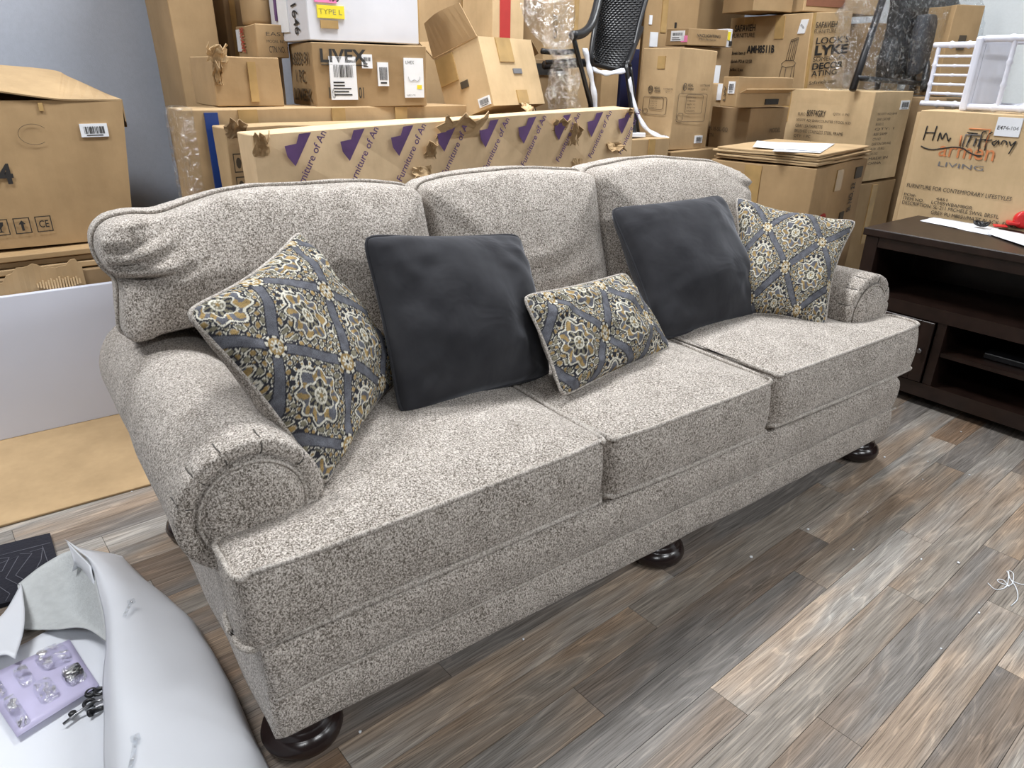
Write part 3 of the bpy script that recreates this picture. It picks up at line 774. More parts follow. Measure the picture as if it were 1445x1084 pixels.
# --- long flat cartons standing behind the sofa
DB = (1.35, .17, 1.148)
blue = carton('long flat carton with a dark blue tape stripe behind the sofa', (.375, 1.66, 0), 1.7, DB, TAN3,
   [('r', 'F', .055, .02, .088, .99, BLUET, 'blue_tape_stripe'), tape('F', .14, .82, .19, .997), tape('F', .40, .9, .44, .997), tape('F', .60, .9, .64, .997)], seed=2, jit=.005)
film_o = from_bm('stretch_wrap', body_mesh((.05, .18, 1.15), .006, 8), FILM, blue); film_o.location = (-.012, -.006, .002)
D2 = (1.15, .12, 1.10)
c2 = carton('long flat carton with a crushed corner and handling symbols behind the sofa', (.468, 1.50, 0), 2.5, D2, TAN3,
   [tape('F', .06, .55, .12, .96), tape('F', .42, .93, .47, .998), tape('F', .60, .93, .65, .998), tape('F', .78, .93, .83, .998)], seed=6, jit=.008)
fcl = Face(D2, 'F')
for k in range(3):
    z0 = .955-.075*k
    for (a, b, c, d) in ((.012, z0, .046, z0+.004), (.012, z0+.058, .046, z0+.062), (.012, z0, .015, z0+.062), (.043, z0, .046, z0+.062)): put_poly(c2, fcl, [(a, b), (c, b), (c, d), (a, d)], INKB, 'symbol_frame')
    put_poly(c2, fcl, [(.029+.009*math.cos(t), z0+.031+.018*math.sin(t)) for t in np.linspace(0, 5.2, 10)], INKB, 'handling_symbol')
def fcrush(c, d):
    fx = c.x/d[0]; fz = max(0, c.z/d[2]-.75)*4
    return (0.0, -.010*math.sin(fx*31)*fz*fz, (.045*fx+.008*math.sin(fx*40)-.012*math.exp(-((fx-.47)/.03)**2))*fz)
DF = (1.80, .13, 1.088)
foa = carton('long flat carton printed with purple emblems and slanted purple writing', (.50, 1.32, 0), 4.0, DF, (.74, .55, .34), [], seed=3, jit=.007, crush=fcrush)
ff = Face(DF, 'F')
lgp = [(0, .075), (.018, .082), (.024, .108), (.062, .112), (.020, .008), (.008, .04), (.002, .045)]
lgp = [(0, .070), (.040, .076), (.052, .108), (.094, .112), (.030, 0.0), (.006, .034)]
vsT, fsT = text_shape('Furniture of Ame', .012)
for k in range(9):
    u = .095+.197*k; rise = .045*(u/1.8)
    sc = .92
    put_poly(foa, ff, [(u+a*sc*1.1, .985+rise+b*sc) for a, b in lgp], INKP, 'purple_emblem', .0105)
    lo, hi = vsT.min(0), vsT.max(0); s = .25/(hi[0]-lo[0]); an = math.radians(59)
    q = (vsT-lo)*s; P = [ff.at(u+.035+a*math.cos(an)-b*math.sin(an), .895+rise+a*math.sin(an)+b*math.cos(an), EPS+.0125) for a, b in q]
    P = [p if p.z < 1.09+rise else Vector((p.x, p.y, 1.09+rise)) for p in P]
    from_data('slanted_lettering', P, fsT, INKP, foa)
def scrap(parent, c, w, h, seed, col, ny=7, nx=9, out=.02):
    """ragged torn flap of card standing proud of a face"""
    r = random.Random(seed); vs = []; fs = []
    for i in range(nx):
        for j in range(ny):
            a, b = i/(nx-1), j/(ny-1)
            ed = 1 if j == ny-1 or i in (0, nx-1) else 0
            vs.append((c[0]+(a-.5)*w+r.uniform(-.1, .1)*w*ed, c[1]-out*b*b-.010*math.sin(a*9+seed)*b+r.uniform(-.004, .004)-.008, c[2]+(b-.1)*h*(1+.25*math.sin(a*13+seed))+r.uniform(-.006, .006)*ed))
    for i in range(nx-1):
        for j in range(ny-1): q = i*ny+j; fs.append((q, q+ny, q+ny+1, q+1))
    o = from_data('torn_flap', vs, fs, CARD, parent); o.color = (*col, 1); o.modifiers.new('t', 'SOLIDIFY').thickness = .003
    return o
scrap(foa, (.80, 0, 1.055), .20, .075, 1, TAN3, out=.035); scrap(foa, (.66, 0, .99), .05, .05, 2, TAN2); scrap(foa, (.62, 0, .95), .08, -.05, 3, TAN3)
scrap(foa, (1.40, 0, 1.0), .06, .08, 4, TAN2); scrap(foa, (1.43, 0, .93), .05, -.06, 5, TAN3); scrap(foa, (1.66, 0, .99), .10, -.035, 6, TAN2)
scrap(foa, (.02, 0, 1.03), .05, .06, 7, TAN); scrap(foa, (1.32, 0, 1.06), .10, .04, 8, TAN2); scrap(foa, (1.74, 0, 1.10), .05, .03, 9, TAN2)
scrap(c2, (.03, 0, 1.07), .06, .05, 11, DIM)

# --- stack above the long cartons, left
carton('tall plain brown carton leaning at the grey wall', (.545, 2.22, 0), 0, (.17, .40, 1.95), TAN2, tilt=(0, -1.2), seed=8)
carton('dark brown upright carton beside the tall plain carton', (.745, 2.30, 0), 0, (.22, .36, 1.75), DIM, [tape('F', .1, .7, .2, .98)], seed=9)
tn = carton('brown box with a torn upper corner on the blue striped carton', (.52, 1.74, 1.15), 0, (.238, .30, .165), TAN, [tape('F', .5, .1, .62, .9)], seed=10, jit=.005)
scrap(tn, (.02, 0, .15), .07, .05, 21, TAN3, out=.02); scrap(tn, (.01, 0, .08), .03, .06, 22, TAN2)
carton('small brown box with red lettering behind the torn cornered box', (.755, 1.96, 1.316), -3, (.12, .30, .115), TAN,
   [('t', 'L', 'SKU:ANT', .25, .15, .45, .95, INKR, .02, -90), ('r', 'L', .05, .2, .18, .9, PAPER, 'white_sticker'), ('t', 'F', 'EAST', .3, .66, .95, .78, INKB), ('t', 'F', 'MODEL NO', .3, .45, .9, .54, INK), ('t', 'F', 'CTN NO. 1', .35, .15, .95, .35, INK)], seed=11)
rl = thing('wrapped_roll', 'round brown paper roll with a white oval sticker above the red lettered box', 'roll', (.835, 2.14, 1.432))
vs, fs = lathe_data([(.055, 0), (.066, .004), (.068, .02), (.068, .27), (.06, .285)], 24); o = from_data('roll', vs, fs, CARD, rl, True); o.color = (*TAN2, 1)
from_data('oval_sticker', [(.02+.014*math.cos(t)-.02, -.0695-.0*math.cos(t), .12+.03*math.sin(t)) for t in np.linspace(0, 2*math.pi, 20, endpoint=False)], [tuple(range(20))], PAPER, rl)
carton('small tan box at the top edge above the red lettered box', (.905, 2.09, 1.435), 8, (.16, .25, .25), TAN3, seed=12)
LX = (.46, .30, .222)
lx = carton('long brown box with a white shipping label and lamp drawing sticker', (.868, 1.70, 1.146), -4, LX, TAN2,
   [('t', 'F', 'LIVEX', .06, .70, .45, .91, INK, .03), ('b', 'F', .13, .12, .355, .80, 31, True, 5), ('t', 'F', '16', .11, .14, .165, .32, INK, .01), ('t', 'F', '01', .365, .14, .41, .32, INK, .01),
    ('r', 'F', .07, .66, .45, .672, INK, 'printed_rule'), ('b', 'F', .41, .62, .50, .84, 32, True, 2), ('b', 'F', .545, .34, .64, .72, 33),
    ('r', 'F', .785, .15, .965, .80, PAPER, 'product_sticker'), ('t', 'L', '16833-91', .12, .66, .88, .86, INKB, .01), ('t', 'L', '1 PC', .3, .38, .68, .58, INKB, .01), ('t', 'L', 'LIVEX', .15, .08, .88, .28, INKB, .02)], seed=13)
fl = Face(LX, 'F')
put_text(lx, fl, 'LIVEX', .80, .70, .88, .755, INK, .02); put_text(lx, fl, '16833-91', .80, .17, .88, .205, INK)
tube('lamp_drawing', [fl.at(u*.46, v*.222, EPS+.0018) for u, v in ((.82, .50), (.825, .45), (.845, .42), (.875, .45), (.905, .42), (.925, .45), (.93, .50))], .0007, INKG, lx, 4)
put_rect(lx, fl, .90, .29, .945, .36, YELL, 'yellow_dot', .0016)
wb = carton('white carton with pink and yellow stickers on the lamp box', (.868, 1.71, 1.374), 2, (.46, .36, .21), (1, 1, 1),
   [('r', 'F', .065, .60, .25, .98, PINK, 'pink_sticker'), ('r', 'F', .08, .36, .31, .56, YELL, 'yellow_sticker'), ('t', 'F', '435', .17, .62, .27, .76, INK, .02), ('t', 'F', 'TYPE L', .09, .42, .29, .50, INKG), 
    ('r', 'F', .10, .20, .25, .33, TAPE, 'arrow_sticker'), ('t', 'L', '1646', .62, .10, .82, .60, INK, .01, -80), ('r', 'L', .25, .15, .52, .72, PAPER, 'torn_sticker'), ('r', 'L', .16, .35, .22, .75, INKP, 'purple_strip')], mat=WHITEB, seed=14, jit=.003)
# tilted open box
OB = (.368, .26, .275)
ob = carton('open brown box tipped on its edge with one flap raised', (1.575, 1.55, 1.150), 16.6, OB, PALE,
   [('r', 'F', .29, .64, .56, .995, TAPE, 'packing_tape'), ('r', 'F', .47, .02, .67, .22, TAPE, 'packing_tape'), ('r', 'F', .50, .47, .66, .545, INKG, 'grey_print'), ('r', 'L', .44, .40, .60, .50, INKB, 'brown_print'), ('b', 'L', .72, .04, .96, .17, 41),
    ('r', 'L', .02, .55, .42, .96, TAPE, 'packing_tape')], tilt=(-18.5, 0), seed=15, open_top=True)
flap('flap', ([(-.002, 0, .275), (-.002, .13, .275), (-.002, .26, .275)], [(-.02, .035, .415), (-.03, .15, .42), (-.02, .245, .41)]), TAN, ob)
flap('flap', ([(0, .262, .275), (.18, .262, .275), (.368, .262, .275)], [(0.02, .34, .37), (.18, .35, .38), (.35, .34, .37)]), TAN2, ob)
flap('flap', ([(.37, 0, .275), (.37, .13, .275), (.37, .26, .275)], [(.45, .03, .23), (.46, .13, .22), (.45, .24, .23)]), TAN2, ob)
scrap(ob, (.20, -.0, .0), .05, -.04, 31, TAPE and PALE, out=.02)
# cartons behind, centre
carton('wide brown carton with taped seams behind the tipped open box', (1.50, 2.32, 0), 0, (.74, .36, 2.0), TAN3, [tape('F', .55, .6, .63, 1), tape('F', .15, .7, .22, 1)], seed=16)
carton('brown carton lying behind the white carton', (1.20, 2.36, 0), 0, (.28, .33, 1.85), TAN, seed=17)
rs = carton('tall narrow tan carton with a red stripe beside the tipped open box', (1.86, 1.98, 0), 0, (.18, .26, 1.75), PALE, [('r', 'F', .22, .5, .55, .999, INKR, 'red_stripe')], seed=18)
carton('dark brown box with large upright lettering under the film', (2.09, 2.05, 0), 0, (.30, .26, 1.34), DIM, [('t', 'F', 'ON /#', .12, .80, .32, .92, INK, .02, 90), ('r', 'F', .05, .945, .9, .985, INK, 'black_band')], seed=19)
carton('tall tan carton standing behind the woven chair', (2.45, 2.35, 0), 0, (.36, .35, 2.1), TAN3, [('t', 'F', 'JOO', .16, .69, .26, .75, INKB, .02, -90), tape('F', .6, .6, .68, .99)], seed=20)
carton('tall brown carton with torn white paper bits behind the woven chair', (2.93, 2.38, 0), 0, (.30, .33, 2.0), TAN, [tape('L', .3, .5, .4, .95)], seed=21)
carton('wide tall brown carton with stickers right of the woven chair', (3.30, 2.43, 0), -3, (.46, .25, 2.05), TAN, [('r', 'F', .12, .70, .26, .74, PAPER, 'paper_scrap'), ('r', 'F', .08, .76, .13, .785, PAPER, 'paper_scrap'), ('r', 'F', .56, .735, .59, .77, INK, 'black_spot'), tape('F', .3, .74, .4, .99)], seed=22)
carton('low box with white foam on top at the end of the purple printed carton', (2.34, 1.56, 0), 0, (.33, .34, .985), TAN3, [tape('F', .55, .85, .68, .998)], seed=23)
nb = tag(from_bm('navy_board', body_mesh((.14, .02, 1.40), .002, 2), NAVY), 'dark navy board standing beside the tall two sided carton', 'board'); nb.location = (2.655, 1.93, 0); nb.rotation_euler = (0, 0, .1)
RW = (.338, .225, .485)
carton('upright brown box with round logo and framed print on both sides', (2.713, 1.60, .917), 6.3, RW, TAN3,
   [('t', 'L', 'REAL', .44, .60, .60, .625, INKB, .02), ('t', 'L', 'WORK', .44, .57, .62, .592, INKB, .02), ('t', 'L', 'F.377BAMB', .70, .60, .95, .615, INKB), ('t', 'L', 'QTY: 1', .76, .57, .92, .585, INKB),
    ('t', 'F', 'REAL', .30, .635, .44, .665, INKB, .02), ('t', 'F', 'WORK', .30, .60, .46, .628, INKB, .02), ('t', 'F', '# 377BAMB', .62, .64, .88, .665, INKB), ('t', 'F', 'QTY 1', .66, .60, .80, .62, INKB), ('b', 'F', .66, .06, .86, .14, 44), tape('L', .45, .80, .66, .92)], tilt=(0, 1.2), seed=24)
rwroot = bpy.context.scene.objects[-1] if False else [o for o in bpy.data.objects if o.get('label', '').startswith('upright brown box with round logo')][0]
for f, x0, x1, z0, z1 in (('L', .035, .185, .17, .255), ('F', .03, .285, .14, .275)):
    fx = Face(RW, f)
    for (a0, a1, b0, b1) in ((0, 1, 0, 1), (.27, .86, .30, .97), (.04, .22, .05, .30)):
        A0, A1, B0, B1 = x0+(x1-x0)*a0, x0+(x1-x0)*a1, z0+(z1-z0)*b0, z0+(z1-z0)*b1
        tube('printed_frame', [fx.at(a, b, EPS+.001) for a, b in round_poly([(A0, B0), (A1, B0), (A1, B1), (A0, B1)], .012, 4)], .0010, INKB, rwroot, 4, True)
    for k in range(5): put_text(rwroot, fx, ('CTN NO', 'MEAS', 'N.W. 12', 'G.W. 14', 'MADE IN')[k], (x0+(x1-x0)*.32)/fx.W, (z0+(z1-z0)*(.84-.12*k))/fx.H, (x0+(x1-x0)*.6)/fx.W, (z0+(z1-z0)*(.89-.12*k))/fx.H, INKB)
    cx, cz = (.075, .29) if f == 'L' else (.075, .307)
    tube('round_logo', [fx.at(cx+.014*math.cos(t), cz+.017*math.sin(t), EPS+.001) for t in np.linspace(0, 2*math.pi, 20, endpoint=False)], .0018, INKB, rwroot, 4, True)
    put_text(rwroot, fx, 'RW', (cx-.009)/fx.W, (cz-.010)/fx.H, (cx+.010)/fx.W, (cz+.010)/fx.H, INKB, .02)
carton('brown box under the upright two sided box', (2.70, 1.57, 0), 4, (.42, .34, .912), TAN2, seed=25)
carton('brown carton under the thin lamp parts box', (3.345, 2.13, 0), 0, (.45, .25, 1.434), DIM, [('r', 'F', .66, .82, .78, .93, PAPER, 'white_foam_strip')], seed=26)
carton('thin flat brown box with shipping stickers on its end', (3.339, 2.10, 1.438), -2.9, (.335, .185, .092), TAN2,
   [('b', 'L', .25, .25, .85, .85, 51, True, 2), ('r', 'L', .72, .18, .98, .55, PINK, 'flag_sticker'), ('t', 'F', 'VACLIGHTING', .20, .50, .80, .68, INK, .01), ('t', 'F', 'Manufacturer', .26, .32, .70, .44, INK)], seed=27)
carton('small white and yellow carton between the thin box and the chair box', (3.735, 2.135, 1.436), 0, (.05, .12, .105), (1, 1, 1), [('r', 'F', .05, .4, .5, .85, YELL, 'yellow_panel'), ('r', 'F', .45, .1, .95, .35, INK, 'black_panel')], mat=WHITEB, seed=28)
carton('brown carton behind the faded lettered box', (3.20, 1.80, 0), 0, (.30, .26, 1.235), TAN3, [('r', 'F', .30, .93, .48, .999, PAPER, 'white_foam_strip')], seed=41)
SG = (.345, .26, 1.119)
carton('brown box with faded lettering under the long open ended box', (3.218, 1.50, 0), .5, SG, DIM, [('t', 'L', 'M-18-SIL-GO', .0, .885, .5, .905, INKB), ('t', 'L', 'CTN', .0, .855, .14, .872, INKB), ('t', 'F', 'MODEL', .55, .885, .85, .905, INKB)], seed=29)
ls = carton('long narrow open ended box in front of the box with a chair drawing', (3.042, 1.47, 1.128), 0, (.475, .10, .145), TAN2, [('b', 'L', .45, .45, .85, .85, 55), ('t', 'L', 'LW', .2, .2, .35, .7, INKB, .02, 90), ('r', 'F', .52, .07, .76, .26, INK, 'black_print'), ('r', 'F', .06, .46, .98, .475, INKB, 'fold_line')], seed=30)
o = box('flap', (.02, -.05, .0), (.44, -.005, .006), CARD, ls); o.color = (*TAN, 1); o.rotation_euler = (math.radians(-25), 0, 0); o.location = (0, 0, .065)
# --- right pile
SF = (.37, .655, 1.632)
sfz = 1.21/1.632
def sz(v): return sfz+(1-sfz)*v
sf = carton('brown furniture box with a spindle back chair drawing and bold writing', (4.135, 1.745, 0), -5.7, SF, TAN3,
   [('t', 'L', 'SAFAVIEH', .075, sz(.80), .345, sz(.895), INK, .02), ('t', 'L', 'FURNITURE', .045, sz(.715), .345, sz(.775), INK, .0), ('t', 'L', 'AMH8511B', .26, sz(.49), .61, sz(.60), INK, .035), ('t', 'L', 'Safavieh Item #', .035, sz(.465), .245, sz(.52), INK, .015),
    ('t', 'L', 'Safavieh PO # 12150', .035, sz(.345), .34, sz(.40), INK, .015), ('t', 'L', 'Qty/Box : 2 pcs', .035, sz(.22), .23, sz(.275), INK, .015), ('t', 'L', 'Box # : 04  of 148', .035, sz(.09), .26, sz(.15), INK, .015),
    ('r', 'L', .59, sz(.68), .70, sz(.985), TAPE, 'packing_tape'), ('r', 'L', .20, sz(.9), .31, sz(.995), TAPE, 'packing_tape'), ('r', 'L', .86, sz(.74), .94, sz(.92), PAPER, 'white_sticker', .0008, .02), ('t', 'L', '9594', .88, sz(.80), .94, sz(.86), INK, .02, -60),
    ('t', 'F', 'SAFAVIEH', .10, sz(.80), .62, sz(.88), INKB, .02), ('t', 'F', 'FURNITURE', .08, sz(.73), .62, sz(.78), INKB), ('t', 'F', "LOOK'S", .16, sz(.59), .98, sz(.68), INK, .01), ('t', 'F', 'LYKE', .16, sz(.44), .98, sz(.57), INK, .04), ('t', 'F', "SOMEONE'S", .14, sz(.36), .95, sz(.42), INK), ('t', 'F', 'DECOR', .14, sz(.25), .92, sz(.34), INK, .03), ('t', 'F', 'ATING', .14, sz(.16), .78, sz(.235), INK, .01), ('t', 'F', 'Safavieh.com', .12, sz(.05), .80, sz(.10), INK), tape('F', .02, sz(0), .08, sz(1))], tilt=(0, -4.0), seed=31)
fs_ = Face(SF, 'L')
def sl(u, v): return fs_.at(u*SF[1], sz(v)*SF[2], EPS+.001)
for pl in ([(.80, .66), (.885, .69)], [(.80, .64), (.885, .67)], [(.80, .66), (.765, .38)], [(.885, .69), (.855, .38)], [(.82, .65), (.79, .38)], [(.845, .66), (.815, .38)], [(.865, .67), (.835, .38)],
           [(.715, .34), (.76, .385), (.85, .385), (.885, .35), (.86, .31), (.77, .29), (.725, .31), (.715, .34)], [(.725, .31), (.70, .12)], [(.775, .29), (.765, .02)], [(.85, .30), (.83, .0)], [(.875, .33), (.875, .16)]):
    tube('chair_drawing', [sl(*q) for q in pl], .0016, INKB, sf, 4)
carton('long brown box lying across the top of the pile', (3.80, 2.02, 1.640), -14, (.30, .30, .26), TAN2, seed=32)
carton('long tan box with a rust coloured panel on top of the pile', (4.13, 1.90, 1.648), -14, (.62, .34, .26), TAN3, [('r', 'F', .03, .12, .52, .95, RUST, 'rust_panel')], seed=33)
carton('brown carton at the back of the top row', (3.80, 2.46, 0), 0, (.5, .24, 1.95), TAN2, seed=43)
carton('brown carton seen through the film of the wrapped chair', (4.62, 1.72, 0), -6, (.42, .5, 1.60), TAN2, seed=45)
B8 = (.412, .555, .477)
lines = ['SCOTT ADJ BAR/COUNTER STOOL K/D', 'GRAY LEATHERETTE', 'BRUSHED STAINLESS STEEL FRAME', 'QTY: 1 PC', 'REF: SAMP100', 'CTN NO. 44 OF 80', 'CARTON DIMENSIONS W 42 X D 46 X H 47CM']
pr = [('t', 'L', 'EURO', .20, .70, .285, .735, INKB, .0), ('t', 'L', '80974GRY', .30, .695, .52, .77, INKB, .02), ('t', 'L', 'QTY: 1 PC', .60, .72, .78, .75, INKB)]
wd_ = (.62, .32, .56, .20, .22, .28, .66)
for k, s in enumerate(lines): pr.append(('t', 'L', s, .19, .625-.062*k, .19+wd_[k], .662-.062*k, INKB))
for k, s in enumerate(['SCOTT ADJ BAR', 'GRAY LEATHER', 'BRUSHED STL', 'QTY: 1', 'REF SAMP', 'CTN NO', 'CARTON DIM W42', 'N.W. 10 KG', 'G.W. 13 KG', 'MADE IN', 'CHINA']): pr.append(('t', 'F', s, .15, .74-.055*k, .15+.5*(1-.3*(k % 3)), .77-.055*k, INKB))
pr += [('b', 'F', .70, .80, .93, .90, 61), tape('L', .0, .62, .08, .98)]
carton('pale brown bar stool box with printed text lines', (3.807, 1.15, .735), .2, B8, PALE, pr, seed=34)
carton('brown box beneath the pale bar stool box', (3.842, 1.15, 0), 0, (.40, .54, .722), TAN2, [tape('F', .35, .5, .5, .98)], seed=35)
carton('dark brown carton in the gap between bar stool box and leaning handwritten box', (4.30, 1.00, 0), 0, (.46, .62, 1.18), DIM, seed=44)
B4 = (.70, .515, .905)
carton('large brown box with big red numerals beneath the stack of flat cartons', (2.80, .80, 0), 12, B4, TAN,
   [('t', 'F', '450', .20, .60, .33, .76, INKR, .02, 90), ('t', 'L', 'W', .62, .70, .88, .76, INKR, .03), ('t', 'F', 'SL NO. 22', .74, .72, .82, .88, INKB, .02, 90), ('r', 'F', .62, .54, .70, .73, INKB, 'black_print'), ('r', 'F', .78, .90, .92, .96, INKB, 'black_print'), tape('L', .36, .72, .52, .99), tape('F', .40, .86, .52, .97)], seed=36, jit=.008)
for k in range(5):
    o = tag(from_bm('flattened_box', body_mesh((.69-.01*(k % 2), .505-.012*(k % 3), .009), .004, 50+k), CARD), ('lowest', 'second lowest', 'middle', 'second highest', 'topmost')[k]+' flattened carton stacked on the box with red numerals', 'flattened box', 'flattened cartons on the red numeral box')
    o.location = (2.80+.004*(k % 2), .80-.006*(k % 3), .914+.0105*k); o.rotation_euler = (0, 0, math.radians(12+(-1.2, .8, -.5, 1.5, .3)[k])); o.color = (*(TAN3, PALE, TAN2, PALE, TAN3)[k], 1)
def paper(label, corners, group=None, th=.0006, curl=.004, cat='paper'):
    A = [np.array(c, float) for c in corners]; base = A[0].copy(); n = 7; vs = []; fs = []
    for i in range(n):
        for j in range(n):
            a, b = i/(n-1), j/(n-1)
            p = A[0]*(1-a)*(1-b)+A[1]*a*(1-b)+A[2]*a*b+A[3]*(1-a)*b-base
            p[2] += curl*(abs(noise.noise(Vector((a*3+A[0][0]*9, b*3, .3))))+.15)
            vs.append(tuple(p))
    for i in range(n-1):
        for j in range(n-1): q = i*n+j; fs.append((q, q+n, q+n+1, q+1))
    o = from_data('paper_sheet', vs, fs, PAPER, None, True); o.location = base; o.modifiers.new('t', 'SOLIDIFY').thickness = th
    return tag(o, label, cat, group)
zt = .972
def G(px, py, z): return survey(px, py, 2, z)
paper('white sheet of paper on the stack of flattened cartons', [G(1062, 208, zt), G(1160, 214, zt), G(1165, 205, zt), G(1068, 199, zt)])
paper('second white sheet jutting from under the paper on the flattened cartons', [G(1090, 214, zt-.003), G(1158, 216, zt-.003), G(1178, 203, zt-.003), G(1100, 201, zt-.003)])

# --- television stand along the right wall
tvs = thing('television_stand', 'dark espresso wood television stand with open shelves at the right', 'television stand', (2.79, .505, 0), (0, 0, math.radians(-88)))
# local x runs along the front (towards the camera side), local y is depth
W_, D_, H_ = 1.45, .48, .70
box('top', (-.012, -.012, H_-.032), (W_+.012, D_, H_), ESPRESSO, tvs, .004)
box('side_panel', (0, .0, .06), (.028, D_, H_-.032), ESPRESSO, tvs); box('side_panel', (W_-.028, 0, .06), (W_, D_, H_-.032), ESPRESSO, tvs)
box('back_panel', (.03, D_-.012, .06), (W_-.03, D_-.002, H_-.033), ESPRESSO, tvs)
box('post', (.0, -.002, .0), (.055, .045, H_-.033), ESPRESSO, tvs, .003); box('post', (W_-.055, -.002, .0), (W_, .045, H_-.033), ESPRESSO, tvs, .003)
box('post', (.0, D_-.05, .0), (.055, D_-.013, .06), ESPRESSO, tvs); box('post', (W_-.055, D_-.05, .0), (W_, D_-.013, .06), ESPRESSO, tvs)
box('rail', (.056, .0, H_-.075), (W_-.056, .02, H_-.033), ESPRESSO, tvs)
box('shelf', (.03, .004, .392), (W_-.03, D_-.014, .425), ESPRESSO, tvs)
box('rail', (.056, -.001, .375), (W_-.056, .003, .43), ESPRESSO, tvs)
box('divider', (.365, .004, .10), (.40, D_-.014, .391), ESPRESSO, tvs)
box('divider', (W_-.40, .004, .10), (W_-.365, D_-.014, .391), ESPRESSO, tvs)
box('shelf', (.401, .01, .235), (W_-.401, D_-.014, .252), ESPRESSO, tvs)
box('bottom', (.03, .004, .07), (W_-.03, D_-.014, .10), ESPRESSO, tvs)
box('rail', (.056, -.001, .045), (W_-.056, .003, .105), ESPRESSO, tvs)
for x0 in (.060, W_-.36):
    dr = thing('door', '', '', (0, 0, 0)); 
    for k in ('label', 'category'): del dr[k]
    dr.parent = tvs
    bm = bmesh.new(); x1 = x0+.30
    z0, z1 = .112, .372; s = .05
    for lo, hi in (((x0, -.016, z0), (x0+s, -.002, z1)), ((x1-s, -.016, z0), (x1, -.002, z1)), ((x0+s, -.015, z0), (x1-s, -.002, z0+s)), ((x0+s, -.015, z1-s), (x1-s, -.002, z1))): add_box(bm, lo, hi, .002, 1)
    bpy.data.objects.remove(dr)
    dr = from_bm('door', bm, ESPRESSO, tvs)
    box('glass_pane', (x0+s, -.010, z0+s), (x1-s, -.006, z1-s), DARKIN, dr)
    kx = x1-.025 if x0 < .5 else x0+.025
    vs, fs = lathe_data([(.004, 0), (.004, .010), (.010, .013), (.011, .018), (.007, .022)], 14)
    kn = from_data('knob', vs, fs, METAL, dr, True); kn.location = (kx, -.016, .25); kn.rotation_euler = (math.radians(90), 0, 0)
db = tag(box('media_box', (0, 0, 0), (.22, .16, .025), BLACKP, None, .004), 'small black media box on the inner shelf of the stand', 'media box'); db.location = (2.90, -.02, .2522); db.rotation_euler = (0, 0, math.radians(-88))
zt = .7005
paper('white printed sheets fanned on the television stand', [G(1298, 312, zt), G(1398, 333, zt), G(1410, 322, zt), G(1318, 307, zt)])
paper('white printed sheet with a red print at the right end of the stand', [G(1394, 330, zt+.004), G(1475, 358, zt+.004), G(1480, 338, zt+.004), G(1400, 322, zt+.004)])
q = G(1383, 320, zt+.008)
ek = thing('cable_bundle', 'small black coiled cable clip on the white papers', 'cable', q)
for k in range(3):
    tube('coil', [(.012*math.cos(t)+.004*k, .010*math.sin(t)-.016*(k-1), .012+.006*math.sin(t+k)) for t in np.linspace(0, 2*math.pi, 14, endpoint=False)], .005, BLACKP, ek, 6, True)
tube('plug', [(-.015, -.02, .012), (.0, .0, .015), (.012, .022, .02)], .007, BLACKP, ek, 8)
q = G(1440, 322, zt+.006)
td = thing('tape_dispenser', 'red hand tape gun at the right edge of the stand', 'tape dispenser', q, (0, 0, math.radians(-60)))
vs, fs = lathe_data([(.020, -.022), (.034, -.022), (.036, 0), (.034, .022), (.020, .022)], 24); o = from_data('tape_roll', vs, fs, REDP, td, True); o.rotation_euler = (math.radians(90), 0, 0); o.location = (0, 0, .036)
box('handle', (.03, -.012, .0), (.13, .012, .03), REDP, td, .006); box('blade_arm', (-.055, -.025, .012), (-.01, .025, .026), REDP, td, .004); box('roller_plate', (-.10, -.022, .0), (-.05, .022, .006), REDP, td, .002)
# --- handwritten bar stool carton behind the stand
AR_ = (.72, .40, 1.150)
arz = lambda v: (.70+.45*v)/1.15
ar = carton('tall bar stool carton with black handwriting and orange logo behind the stand', (3.335, .66, 0), -93, AR_, PALE,
   [('t', 'F', 'armen', .175, arz(.58), .50, arz(.68), INKO, .0), ('t', 'F', 'LIVING', .19, arz(.485), .46, arz(.53), INKG, .0),
    ('t', 'F', 'FURNITURE FOR CONTEMPORARY LIFESTYLES', .025, arz(.245), .66, arz(.285), INK), ('t', 'F', 'PO#:            4451', .02, arz(.155), .30, arz(.185), INK), ('t', 'F', 'ITEM NO.     LCMISWBAMBGR', .02, arz(.115), .46, arz(.147), INK),
    ('t', 'F', 'DESCRIPTION: SL-211 MICHELE SWVL BRSTL', .02, arz(.07), .62, arz(.105), INK), ('t', 'F', 'GREY PU M8031/MATT BLACK  FRAME', .22, arz(.015), .74, arz(.05), INK),
    ('r', 'F', .465, arz(.81), .60, arz(.975), PAPER, 'white_sticker'), ('t', 'F', 'E474-104', .475, arz(.865), .59, arz(.90), INK, .03)], tilt=(0, 0), seed=37)
fa = Face(AR_, 'F')
def ap(u, v): return fa.at(u*AR_[0], .70+.45*v, EPS+.0014)
